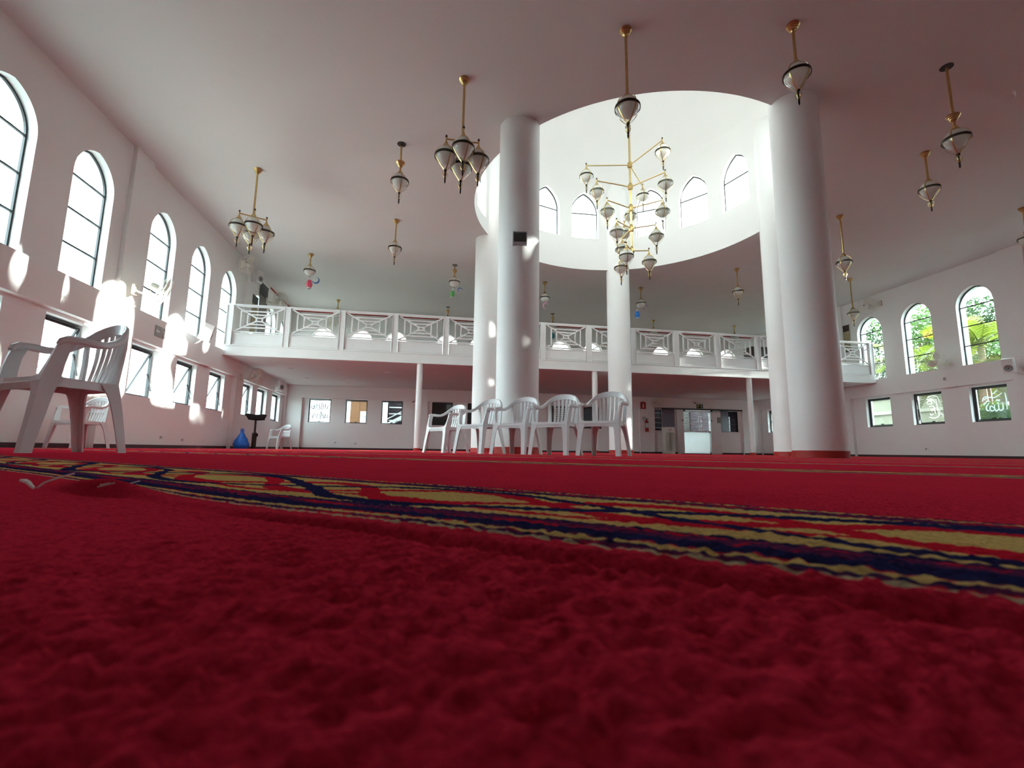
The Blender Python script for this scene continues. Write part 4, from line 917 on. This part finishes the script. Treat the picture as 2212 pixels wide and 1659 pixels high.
# ---------------------------------------------------------------- entrance door and what stands around it
o = empty('door_1', (12.775, YB+0.17, 0)); tag(o, 'white metal entrance door with barred upper half', kind='structure')
dw = 0.74
s = MB(); s.box(-dw, dw, -0.02, 0.02, 0.03, 1.06); s.build('lower_panel', leaf_mat('white_polycarbonate', (0.8, 0.8, 0.79), (0.88, 0.88, 0.87), 0.55), o)
s = MB(); s.box(-dw-0.06, -dw, -0.03, 0.03, 0.02, 2.10); s.box(dw, dw+0.06, -0.03, 0.03, 0.02, 2.10); s.box(-dw, dw, -0.03, 0.03, 2.05, 2.10); s.box(-dw, dw, -0.03, 0.03, 1.06, 1.12); s.build('frame', M_steelw, o)
s = MB(); s.box(-dw, dw, -0.012, 0.012, -0.013, 0.013); KBAR = s.mesh('bar', M_steelw)
for i in range(12): b = link('bar', KBAR, o); b.location = (0, -0.01, 1.165+i*0.076)
for xx in (0.20, 0.33): s = MB(); s.box(xx-0.02, xx+0.02, -0.03, -0.01, 1.12, 2.05); s.build('upright', M_steelw, o)
for sx in (-1, 1):
    for z in (0.03, 1.06, 2.06): s = MB(); s.box(sx*(dw+0.02)-0.04, sx*(dw+0.02)+0.04, -0.06, -0.03, z-0.05, z+(0.05 if z < 2 else 0.04)); s.build('corner_guard', M_black, o)
s = MB(); s.box(-dw-0.02, dw+0.02, -0.03, 0.03, 0.0, 0.03); s.build('threshold', M_black, o)
def door_leaf(x0, x1, label, tape=False):
    q = empty('sliding_door_leaf', ((x0+x1)/2, YB+0.05, 0)); tag(q, label, 'door', 'sliding door leaves'); w = (x1-x0)/2
    s = MB(); s.box(-w, w, -0.02, 0.02, 0.02, 2.10); s.build('panel', M_steelw, q)
    s = MB(); s.box(-w+0.05, w-0.05, -0.026, -0.02, 0.08, 0.10); s.box(-w+0.05, w-0.05, -0.026, -0.02, 2.02, 2.035); s.build('trim', M_paper, q)
    s = MB(); s.lathe([(0, 0), (0.035, 0), (0.035, 0.02), (0, 0.022)], 14, Matrix.Translation(((-w+0.06) if tape else (w-0.06), -0.02, 1.62)) @ Matrix.Rotation(PI/2, 4, 'X')); s.build('lock', M_black, q, True)
    if tape: s = MB(); s.box(w-0.20, w+0.04, -0.028, -0.022, 1.52, 1.80); s.build('tape_patch', M_cream, q)
door_leaf(11.72, 12.08, 'white sliding door leaf left of the entrance')
door_leaf(13.50, 14.06, 'white sliding door leaf right of the entrance with a taped patch', True)
o = empty('door_track', (0, YB-0.045, 2.13)); tag(o, 'black sliding track along the top of the entrance', 'track')
s = MB(); s.box(10.55, 15.20, -0.03, 0.03, 0.0, 0.06); s.build('channel', M_black, o)
for xx in (12.06, 13.50): s = MB(); s.box(xx-0.05, xx+0.05, -0.05, -0.02, -0.08, 0.02); s.build('roller', M_black, o)
def purple(x0, x1, label):
    q = empty('tinted_panel', ((x0+x1)/2, YB+0.09, 1.08)); tag(q, label, 'panel', 'purple tinted panels'); w = (x1-x0)/2
    s = MB(); s.box(-w, w, -0.006, 0.006, 0, 1.05); s.build('sheet', M_purple, q)
    s = MB(); s.box(-w, w, -0.012, 0.012, 1.04, 1.06); s.build('hanger_rail', M_black, q)
    s = MB(); s.lathe([(0, 0), (0.015, 0), (0.015, 0.01), (0, 0.012)], 10, Matrix.Translation((-w+0.06, -0.006, 0.85)) @ Matrix.Rotation(PI/2, 4, 'X')); s.build('knob', M_silver, q, True)
purple(10.98, 11.62, 'purple tinted sliding panel left of the entrance'); purple(14.06, 14.52, 'purple tinted sliding panel right of the entrance')
for k, (a, b) in enumerate(DWIN):
    WIN_N[0] += 1; o = empty('window_%d' % WIN_N[0], ((a+b)/2, YB+0.2, 1.10)); tag(o, ['narrow dark window with white louvre bars left of the entrance', 'dark window at the right end of the door track'][k], kind='structure'); w = (b-a)/2
    s = MB(); s.box(-w, w, -0.02, 0.02, 0, 0.03); s.box(-w, w, -0.02, 0.02, 0.99, 1.02); s.box(-w, -w+0.03, -0.02, 0.02, 0, 1.02); s.box(w-0.03, w, -0.02, 0.02, 0, 1.02); s.build('frame', M_frame, o)
    s = MB(); s.quad((-w, 0.01, 0), (w, 0.01, 0), (w, 0.01, 1.02), (-w, 0.01, 1.02)); s.build('pane', M_glass_dark, o)
    for i in range(4 if k == 0 else 3):
        s = MB(); s.box(-w, w, -0.012, 0.0, 0.12+i*0.24, 0.145+i*0.24); s.build('louvre_bar', M_steelw if k == 0 else M_purple, o)
# donation stand
o = empty('donation_stand', (11.05, YB-0.32, 0), 0.05); tag(o, 'pale upright donation box with an open front beside the entrance', 'box')
s = MB(); s.box(-0.24, 0.24, 0.14, 0.16, 0.0, 1.24); s.box(-0.24, -0.22, -0.16, 0.14, 0, 1.24); s.box(0.22, 0.24, -0.16, 0.14, 0, 1.24); s.build('cabinet', M_plastic_cream, o)
s = MB(); s.box(-0.24, 0.24, -0.17, -0.15, 0.99, 1.24); hp = s.build('header', M_plastic_cream, o); s = MB(); s.box(-0.22, 0.22, -0.16, 0.14, 1.20, 1.24); s.build('lid', M_plastic_cream, o)
s = MB(); s.box(-0.24, 0.24, -0.17, 0.15, 0.0, 0.13); s.build('plinth', M_plastic_cream, o)
s = MB(); s.quad((-0.22, -0.155, 0.13), (0.22, -0.155, 0.13), (0.22, -0.155, 0.99), (-0.22, -0.155, 0.99)); s.build('front_pane', M_glass, o)
s = MB(); s.ribbon([(-0.07, -0.1725, 1.12), (-0.03, -0.1725, 1.14), (0.0, -0.1725, 1.115), (0.04, -0.1725, 1.14), (0.09, -0.1725, 1.13)], 0.012, 0.002, up=(0, 1, 0)); s.box(-0.07, 0.08, -0.173, -0.17, 1.06, 1.075); s.build('lettering', M_red, hp)

# ---------------------------------------------------------------- music stand and plastic bag
o = empty('music_stand', (-5.58, 16.25, 0), 0.5); tag(o, 'black music stand with brown post beside the distant chair', 'music stand')
s = MB(); s.prism([(-0.30, -0.22), (0.30, -0.22), (0.34, -0.15), (0.34, 0.15), (0.30, 0.22), (-0.30, 0.22), (-0.34, 0.15), (-0.34, -0.15)], 0.0, 0.03); s.build('base', M_wood_dark, o)
s = MB(); s.lathe([(0.07, 0.03), (0.07, 0.50), (0.05, 0.52), (0.0, 0.52)], 16); s.build('lower_post', M_wood_dark, o, True)
s = MB(); s.lathe([(0.032, 0.50), (0.032, 1.0)], 14); s.build('upper_post', M_wood_dark, o, 'full')
s = MB(); s.lathe([(0.0, -0.02), (0.05, -0.02), (0.05, 0.02), (0, 0.02)], 12, Matrix.Translation((0.075, 0, 0.44)) @ Matrix.Rotation(PI/2, 4, 'Y')); s.build('clamp_knob', M_black, o, True)
Md = Matrix.Translation((0, -0.02, 1.03)) @ Matrix.Rotation(0.95, 4, 'X') @ Matrix.Scale(0.8, 4)
s = MB(); s.prism([(-0.40, 0.10), (-0.30, 0.14), (-0.05, 0.10), (0.05, 0.10), (0.30, 0.14), (0.40, 0.10), (0.28, -0.16), (0.0, -0.20), (-0.28, -0.16)], -0.008, 0.008, Md); dk = s.build('desk', M_black, o)
s = MB(); s.box(-0.30, 0.30, -0.17, -0.15, 0.0, 0.05, Md); s.build('page_ledge', M_black, dk)
o = empty('plastic_bag', (-5.62, 15.35, 0)); tag(o, 'knotted blue plastic bag on the carpet by the wall', 'bag')
s = MB(); prof = [(0.0, 0.0), (0.14, 0.0), (0.20, 0.05), (0.21, 0.13), (0.185, 0.22), (0.145, 0.30), (0.11, 0.37), (0.075, 0.44), (0.045, 0.49), (0.05, 0.53)]
rings = []
for j, (r, z) in enumerate(prof):
    rings.append([((r*(1+0.26*noise(i*0.9, z*9, 2)+0.09*math.sin(i*2.6+z*14)))*math.cos(2*PI*i/24), (r*(0.8+0.16*noise(i*0.9+9, z*9, 2)))*math.sin(2*PI*i/24), z) for i in range(24)])
s.loft(rings, False); s.build('body', M_blue, o, True)
for sx in (-1, 1): s = MB(); s.ribbon([(sx*0.015, 0, 0.49), (sx*0.045, 0.01, 0.55), (sx*0.025, 0, 0.61), (-sx*0.002, 0, 0.56), (sx*0.008, 0, 0.50)], 0.016, 0.004, up=(0, 1, 0)); s.build('handle_loop', M_blue, o, True)
# white threads pulled out of the carpet seam
o = empty('fabric_shred', (-0.435, 0.62, 0.003)); o.scale = (0.55, 0.55, 0.75); tag(o, 'torn white fabric shred sticking out of the carpet seam', 'shred')
s = MB(); s.ribbon([(0.0, 0, -0.002), (0.012, 0.0, 0.006), (0.03, 0.008, 0.013), (0.052, 0.018, 0.019)], [0.0015, 0.002, 0.002, 0.0008], 0.0012); s.build('long_strand', M_thread, o)
s = MB(); s.ribbon([(-0.006, 0, -0.002), (-0.02, 0.004, 0.006), (-0.034, 0.01, 0.009)], [0.002, 0.004, 0.006], 0.0015); s.build('frayed_tuft', M_thread, o)
for k, (dx, dy, L) in enumerate(((0.10, 0.02, 0.016), (0.13, 0.03, 0.012), (0.12, -0.03, 0.014))):
    q = MB(); q.ribbon([(0, 0, 0.002), (L, 0.004, 0.006)], 0.0008, 0.0006); t_ = q.build('lint_thread', M_thread); t_.location = (-0.46+dx*0.8, 0.62+dy*0.6, 0.002); tag(t_, ['short pale thread lying closest to the torn shred', 'short pale thread farthest off from the torn shred', 'short pale thread lying nearest the viewer by the shred'][k], 'thread', 'loose carpet threads')

# ---------------------------------------------------------------- etched calligraphy on panes
def etch(win, strokes, m, w, h, x0=0.0, z0=0.0, y=-0.006, t=0.015):
    for st in strokes:
        pts = [((px-0.5)*w+x0, y, z0+pz*h) for px, pz in st]
        fine = []
        for i in range(len(pts)-1):                                   # smooth polyline
            p0, p1, p2, p3 = [Vector(pts[max(0, min(len(pts)-1, i+k))]) for k in (-1, 0, 1, 2)]
            for k in range(5):
                u = k/5; fine.append(tuple(0.5*((2*p1)+(p2-p0)*u+(2*p0-5*p1+4*p2-p3)*u*u+(3*p1-p0-3*p2+p3)*u**3)))
        fine.append(pts[-1]); n = len(fine)
        s = MB(); s.ribbon(fine, [t*(0.45+0.65*math.sin(PI*min(1, 0.12+0.8*i/(n-1)))) for i in range(n)], 0.0012, up=(0, 1, 0)); s.build('etched_stroke', m, win)
row = [[(0.22, 0.72), (0.12, 0.75), (0.11, 0.62), (0.22, 0.60), (0.25, 0.68), (0.16, 0.69)], [(0.24, 0.86), (0.22, 0.70), (0.16, 0.57)], [(0.33, 0.84), (0.33, 0.68), (0.27, 0.55)], [(0.36, 0.80), (0.42, 0.74), (0.37, 0.66)],
       [(0.46, 0.92), (0.47, 0.62), (0.40, 0.54), (0.36, 0.60)], [(0.52, 0.80), (0.58, 0.86), (0.57, 0.66), (0.50, 0.62)], [(0.66, 0.88), (0.66, 0.66), (0.56, 0.58), (0.52, 0.66)], [(0.74, 0.86), (0.75, 0.68), (0.66, 0.56)], [(0.86, 0.80), (0.84, 0.64), (0.76, 0.54)]]
BACKWIN[0]['label'] = 'square window with two lines of etched calligraphy on the back wall'
etch(BACKWIN[0], row, M_etch_grey, 0.86, 0.92, 0, 0.08); etch(BACKWIN[0], [[(x if k % 2 else 0.98-x*0.02-x*0.96+0.0, z-0.42) for x, z in st] for k, st in enumerate(row)], M_etch_grey, 0.86, 0.92, 0, 0.08)
rw = {round(o.location.y, 2): o for o in bpy.data.objects if o.name.startswith('window_') and o.location.x > XR and o.location.z < 1.5}
# seen from inside the local x axis of the garden side runs towards -y, so strokes read left to right as listed
allah = [[(0.90, 0.80), (0.92, 0.55), (0.90, 0.28)], [(0.80, 0.50), (0.80, 0.32), (0.72, 0.26), (0.68, 0.32), (0.68, 0.50)], [(0.68, 0.32), (0.60, 0.25), (0.56, 0.32), (0.56, 0.46)], [(0.56, 0.30), (0.46, 0.26), (0.42, 0.36), (0.48, 0.42), (0.54, 0.34)], [(0.44, 0.30), (0.34, 0.28), (0.32, 0.40), (0.42, 0.52)],
         [(0.62, 0.56), (0.66, 0.60), (0.70, 0.56), (0.74, 0.60)], [(0.28, 0.62), (0.40, 0.70), (0.60, 0.68), (0.82, 0.80)], [(0.30, 0.50), (0.36, 0.58), (0.44, 0.56)], [(0.22, 0.58), (0.28, 0.70), (0.40, 0.74)], [(0.50, 0.78), (0.60, 0.82), (0.70, 0.92)], [(0.24, 0.46), (0.30, 0.54)]]
script = [[(0.45, 0.90), (0.62, 0.95), (0.80, 0.88), (0.86, 0.70)], [(0.40, 0.86), (0.52, 0.78), (0.68, 0.80)], [(0.40, 0.70), (0.55, 0.84), (0.70, 0.70)], [(0.42, 0.66), (0.58, 0.66), (0.56, 0.76), (0.46, 0.76)], [(0.74, 0.80), (0.76, 0.60), (0.78, 0.30)], [(0.48, 0.56), (0.60, 0.58), (0.66, 0.48), (0.52, 0.46)], [(0.55, 0.40), (0.64, 0.44), (0.68, 0.32)], [(0.44, 0.20), (0.56, 0.16), (0.72, 0.18), (0.82, 0.28), (0.84, 0.40)], [(0.60, 0.30), (0.52, 0.26), (0.48, 0.32)], [(0.88, 0.30), (0.92, 0.24), (0.94, 0.14)]]
for yy, st, lab, th in ((11.08, allah, 'square garden window with a large etched calligraphic word', 0.016), (12.83, script, 'square garden window slightly open with tall etched script', 0.0075)):
    w_ = rw[yy]; w_['label'] = lab; etch(w_, st, M_etch, 0.86, 0.94, 0, 0.06, -0.03, th)
#PART4
# ---------------------------------------------------------------- outside
s = MB(); s.box(-60, XL-T, -60, 80, -0.3, -0.06); s.box(XR+T, 80, -60, 80, -0.3, -0.06); s.box(XL-T, XR+T, YB+TB, 80, -0.3, -0.02)
tag(s.build('ground_outside', M_concrete), 'pale paved ground around the building', kind='structure')
# rooms and yard behind the back wall
s = MB(); s.box(-9, -2.72, 24.4, 24.6, -0.05, 3.2); s.box(-9, 19, 23.0, 23.2, 3.3, 7.6); tag(s.build('wall_yard', M_wall), 'white yard wall through the rear windows, upper part added to dim the gallery', kind='structure')  # upper box added outside the arches to block sky light
o = empty('wooden_door', (-3.42, 23.6, 0)); tag(o, 'varnished wooden door with a notice, seen through a rear window', 'door')
s = MB(); s.box(-0.46, 0.46, -0.03, 0.03, 0, 2.6); s.build('leaf', M_wood, o)
for (a, b) in ((0.15, 0.75), (0.85, 1.45), (1.55, 2.4)):
    for (c, d) in ((-0.40, -0.04), (0.04, 0.40)): s = MB(); s.box(c, d, -0.05, -0.03, a, b); s.build('panel', M_wood, o)
s = MB(); s.box(0.02, 0.42, -0.06, -0.05, 1.30, 1.85); n_ = s.build('notice', M_paper, o); s = MB(); s.box(0.10, 0.34, -0.063, -0.06, 1.52, 1.54); s.box(0.10, 0.30, -0.063, -0.06, 1.60, 1.62); s.build('notice_text', M_sign_black, n_)
s = MB(); s.lathe([(0, 0), (0.03, 0), (0.035, 0.05), (0, 0.06)], 12, Matrix.Translation((-0.4, -0.03, 1.0)) @ Matrix.Rotation(PI/2, 4, 'X')); s.build('knob', M_brass, o, True)
s = MB(); s.box(-2.72, -2.02, 22.9, 23.0, -0.05, 3.4); tag(s.build('wall_stair_side', M_wall), 'white stair side wall behind the third rear window', kind='structure')
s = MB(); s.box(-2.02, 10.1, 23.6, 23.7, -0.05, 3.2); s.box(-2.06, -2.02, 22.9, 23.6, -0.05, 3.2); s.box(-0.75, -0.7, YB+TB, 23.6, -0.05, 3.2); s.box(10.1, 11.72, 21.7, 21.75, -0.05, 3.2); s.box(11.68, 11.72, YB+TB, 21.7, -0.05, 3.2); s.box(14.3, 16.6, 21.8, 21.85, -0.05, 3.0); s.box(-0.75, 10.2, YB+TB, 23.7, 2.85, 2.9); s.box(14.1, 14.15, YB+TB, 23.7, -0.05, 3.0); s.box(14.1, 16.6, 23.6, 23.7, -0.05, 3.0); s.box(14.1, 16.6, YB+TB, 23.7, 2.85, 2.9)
tag(s.build('wall_dark_rooms', M_darkroom), 'dark walls standing in for unlit rooms behind the rear windows', kind='structure')  # near-black wall colour stands in for the rooms being unlit
s = MB(); s.box(11.8, 18.0, 24.2, 24.3, -0.05, 3.3); tag(s.build('wall_porch', M_concrete), 'grey porch wall seen through the barred door', kind='structure')
o = empty('outdoor_stair', (-1.70, 22.4, 0)); tag(o, 'white steel stair with railing behind the third rear window', 'stair')
for k in range(2): s = MB(); s.bar((-0.75, k*0.7, 0.9), (1.15, k*0.7, 2.05), 0.04, 0.14, up=(0, 1, 0)) if False else s.bar((-0.75, k*0.7, 0.95), (1.15, k*0.7, 2.0), 0.12, 0.04, up=(0, 1, 0)); s.build('stringer', M_steelw, o)
for k in range(6): t = k/5; s = MB(); s.box(-0.75+1.9*t-0.12, -0.75+1.9*t+0.12, 0.0, 0.7, 0.95+1.05*t, 0.975+1.05*t); s.build('tread', M_steelw, o)
s = MB(); s.bar((-0.75, 0, 1.20), (1.15, 0, 2.25), 0.04, 0.04); s.build('handrail', M_steelw, o)
for z in (1.42, 1.74, 2.05): s = MB(); s.bar((-0.42, 0.75, z), (0.9, 0.75, z), 0.04, 0.05); s.build('rail', M_steelw, o)
s = MB(); s.box(-0.46, -0.40, 0.72, 0.78, 0, 2.8); s.build('newel', M_steelw, o)
o = empty('steel_gate', (6.55, 22.2, 0)); tag(o, 'white slatted steel gate behind the rear windows between the columns', 'gate')
s = MB(); s.box(-0.6, -0.55, -0.02, 0.02, 0, 2.3); s.box(0.55, 0.6, -0.02, 0.02, 0, 2.3); s.build('gate_frame', M_steelw, o); s = MB(); s.box(-0.55, 0.55, -0.012, 0.012, 0, 0.05); KSL = s.mesh('slat', M_steelw)
for k in range(20): q = link('slat', KSL, o); q.location = (0, 0, 0.12+k*0.11)
# house and garden wall on the right
hw_ = empty('garden_boundary', (21.2, 20.0, -0.06)); tag(hw_, 'cream rendered boundary with pale ledges outside the garden windows', 'garden wall', None, 'thing')
s = MB(); s.box(0, 0.25, -6.2, 9, 0, 3.35); s.build('wall', M_cream, hw_)
for z in (0.95, 2.02, 2.75): s = MB(); s.box(-0.08, 0.0, -6.2, 9, z, z+0.14); s.build('ledge', mat('pale_ledge', (0.36, 0.34, 0.28), 0.9), hw_)
for y in (-4.6, -2.2): s = MB(); s.box(-0.06, 0.0, y, y+0.3, 0, 3.3); s.build('pier', mat('pale_pier', (0.34, 0.32, 0.26), 0.9), hw_)
def leaf_cloud(mb, n, fn, size, r):
    for _ in range(n):
        c = Vector(fn()); a = Vector((r.uniform(-1, 1), r.uniform(-1, 1), r.uniform(-0.6, 1))).normalized(); b = a.cross(Vector((r.uniform(-1, 1), r.uniform(-1, 1), r.uniform(-1, 1)))).normalized()
        L = size*r.uniform(0.6, 1.3); w = L*0.38
        k = len(mb.v); mb.v += [tuple(c-a*L*0.5), tuple(c+b*w*0.5), tuple(c+a*L*0.5), tuple(c-b*w*0.5)]; mb.f.append((k, k+1, k+2, k+3))
def in_ball(c, rx, ry, rz, r):
    while True:
        p = (r.uniform(-1, 1), r.uniform(-1, 1), r.uniform(-1, 1)); q = sum(t*t for t in p)
        if 0.15 < q < 1: return (c[0]+p[0]*rx, c[1]+p[1]*ry, c[2]+p[2]*rz)
def tree(x, y, h, crown, n, size, m, label, clumps=7, seed=1, core=0.0):
    r = random.Random(seed); o = empty('leafy_tree', (x, y, -0.06)); tag(o, label, 'tree', 'garden trees')
    s = MB(); s.tube([(0, 0, 0), (0.1, 0.05, h*0.35), (0.0, 0.15, h*0.7)], [0.16, 0.12, 0.07], 10); s.build('trunk', M_bark, o, True)
    cl = [(r.uniform(-1, 1)*crown*0.6, r.uniform(-1, 1)*crown*0.6, h*0.72+r.uniform(-0.35, 0.45)*crown) for _ in range(clumps)]
    s = MB()
    for c in cl: s.tube([(0, 0.15, h*0.6), tuple(Vector(c)*0.5+Vector((0, 0.08, h*0.33))), c], [0.06, 0.04, 0.015], 6)
    s.build('branches', M_bark, o, True)
    s = MB()
    for c in cl: leaf_cloud(s, n//clumps, lambda: in_ball(c, crown*0.5, crown*0.5, crown*0.42, r), size, r)
    f = s.build('foliage', m, o, fix=False); f['kind'] = 'stuff'
    if core: s = MB(); s.lathe([(core*math.sin(a)*(1+0.12*math.sin(5*a)), h*0.72+max(core*1.8, 1.2)*math.cos(a)) for a in [PI*i/10 for i in range(11)]], 12); s.build('solid_core', M_leaf_dark, o, True)  # solid mass added inside the crown so no sun gets through
    return o
def frond(L, droop, nl, r, wl=0.055):
    s = MB(); path = []
    for i in range(15):
        t = i/14; path.append((L*t*(1-0.18*t), 0, L*(0.55*t-droop*t*t)))
    s.tube(path, [0.022*(1-0.85*i/14) for i in range(15)], 5)
    for i in range(nl):
        t = 0.14+0.85*i/nl; k = min(13, int(t*14)); u = t*14-k; p = Vector(path[k]).lerp(Vector(path[k+1]), u); tg = (Vector(path[k+1])-Vector(path[k])).normalized()
        ll = L*0.32*math.sin(PI*min(0.97, 0.18+0.8*t))+0.05
        for sg in (-1, 1):
            d = (Vector((0, sg, 0))*0.85+tg*0.55+Vector((0, 0, 0.22+r.uniform(-0.08, 0.08)))).normalized(); e = p+d*ll+Vector((0, 0, -0.10*ll)); md = p+d*ll*0.5+Vector((0, 0, 0.03)); w = tg*wl*0.5
            n = len(s.v); s.v += [tuple(p-w*0.5), tuple(p+w*0.5), tuple(md+w), tuple(md-w), tuple(e)]; s.f += [(n, n+1, n+2, n+3), (n+3, n+2, n+4)]
    return s
def palm(x, y, zc_, L, nf, label, seed, m=None, dead=2):
    r = random.Random(seed); o = empty('palm_tree', (x, y, -0.06)); tag(o, label, 'palm', 'garden palms')
    s = MB(); s.tube([(0, 0, 0), (0.04, 0.02, zc_*0.5), (0, 0, zc_)], [0.15, 0.12, 0.10], 12); s.build('trunk', M_bark, o, True)
    shapes = [frond(L*q, d, 34, r).mesh('frond', m or M_palm) for q, d in ((1.0, 0.55), (0.9, 0.8), (1.1, 0.35))]+[frond(L*0.9, 1.25, 34, r).mesh('frond', M_palm_d)]
    for i in range(nf):
        f = link('frond', shapes[3] if i >= nf-dead else shapes[i % 3], o); f.location = (0, 0, zc_); f.rotation_euler = (r.uniform(-0.3, 0.3), r.uniform(-0.5, 0.15), 2*PI*i/nf*1.618+r.uniform(-0.3, 0.3))
palm(19.7, 13.45, 4.1, 2.3, 15, 'yellow-green palm filling the nearer tall garden window', 3)
palm(20.3, 16.6, 4.0, 2.2, 12, 'yellow-green palm filling the second tall garden window', 8)
palm(19.25, 13.25, 2.75, 1.9, 13, 'low olive palm with drooping fronds below the yellow-green palms', 12, M_palm_d, 4)
tree(24.5, 19.2, 8.5, 2.6, 5200, 0.20, M_leaf, 'mid green leafy tree behind the second tall garden window', 8, 21)
tree(25.5, 16.2, 8.8, 2.4, 4200, 0.20, M_leaf_dark, 'dark leafy tree behind the nearer tall garden window', 8, 22)
tree(23.0, 21.6, 8.0, 2.3, 3400, 0.18, M_leaf_dark, 'leafy tree behind the gallery end garden window', 8, 23)
fl = MB(); r_ = random.Random(5)
leaf_cloud(fl, 90, lambda: in_ball((20.2, 15.55, 5.05), 0.22, 0.22, 0.22, r_), 0.14, r_); tag(fl.build('orange_blossom', M_flower, fix=False), 'orange blossom cluster among the palm fronds', 'flower')
def bush(x, y, rx, ry, h, n, label, m, seed, size=0.09, name='garden_bush', cat='bush'):
    r = random.Random(seed); o = empty(name, (x, y, -0.06)); tag(o, label, cat, 'garden shrubs')
    s = MB(); leaf_cloud(s, n, lambda: in_ball((0, 0, h*0.52), rx, ry, h*0.5, r), size, r); f = s.build('foliage', m, o, fix=False); f['kind'] = 'stuff'
    s = MB(); s.lathe([(0, 0.1), (rx*0.8, h*0.2), (rx*0.85, h*0.5), (rx*0.7, h*0.85), (0, h*0.95)], 12, Matrix.Diagonal((1, ry/rx, 1, 1))); s.build('solid_core', M_leaf_dark, o, True)
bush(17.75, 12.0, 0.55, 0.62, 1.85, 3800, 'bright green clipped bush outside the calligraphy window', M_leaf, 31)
# unseen hedge added to cut low sun through the garden windows
o = empty('sun_block_hedge', (19.6, 8.2, -0.06)); tag(o, 'unseen tall hedge added along the garden side to block low sun', 'hedge', 'garden shrubs'); r = random.Random(41)
s = MB(); s.box(-0.45, 0.45, -3.9, 3.5, 0, 3.5); s.build('solid_core', M_leaf_dark, o)
s = MB(); leaf_cloud(s, 9000, lambda: (r.uniform(-0.6, 0.6), r.uniform(-4.0, 3.65), r.uniform(0, 3.75+0.25*math.sin(r.uniform(-4, 4)))), 0.16, r); f = s.build('foliage', M_leaf, o, fix=False); f['kind'] = 'stuff'

palm(20.6, 14.6, 3.2, 2.1, 12, 'olive palm with brown fronds between the yellow-green palms', 17, M_palm_d, 5)
tree(22.5, 5.0, 6.3, 1.0, 8000, 0.22, M_leaf_dark, 'unseen dense dark tree added to keep sun off the thick column', 8, 24, 0.9)  # out of view, added to stop sun reaching the thick column
tree(22.5, 6.88, 6.5, 0.62, 4000, 0.18, M_leaf, 'unseen small leafy tree added to keep sun off the clock column', 6, 25, 0.54)  # out of view, added as a sun blocker for the clock column
tree(22.6, 11.75, 6.3, 0.9, 6000, 0.2, M_leaf_dark, 'unseen slim dark tree added to shade the column behind the clock column', 6, 26, 0.58)  # unseen, put here to take sun spots off the column behind the clock
tree(22.9, 12.75, 6.8, 0.75, 5000, 0.18, M_leaf, 'unseen slim bright tree added to keep sun off the farthest column', 6, 27, 0.62)  # unseen, added to block sun on the upper part of the farthest column
tree(25.2, 17.6, 6.0, 2.6, 6000, 0.20, M_leaf, 'broad low tree filling the gap behind the palms', 9, 28)
tree(25.8, 22.0, 6.2, 2.8, 6000, 0.20, M_leaf_dark, 'broad low dark tree behind the gallery end window', 9, 29)
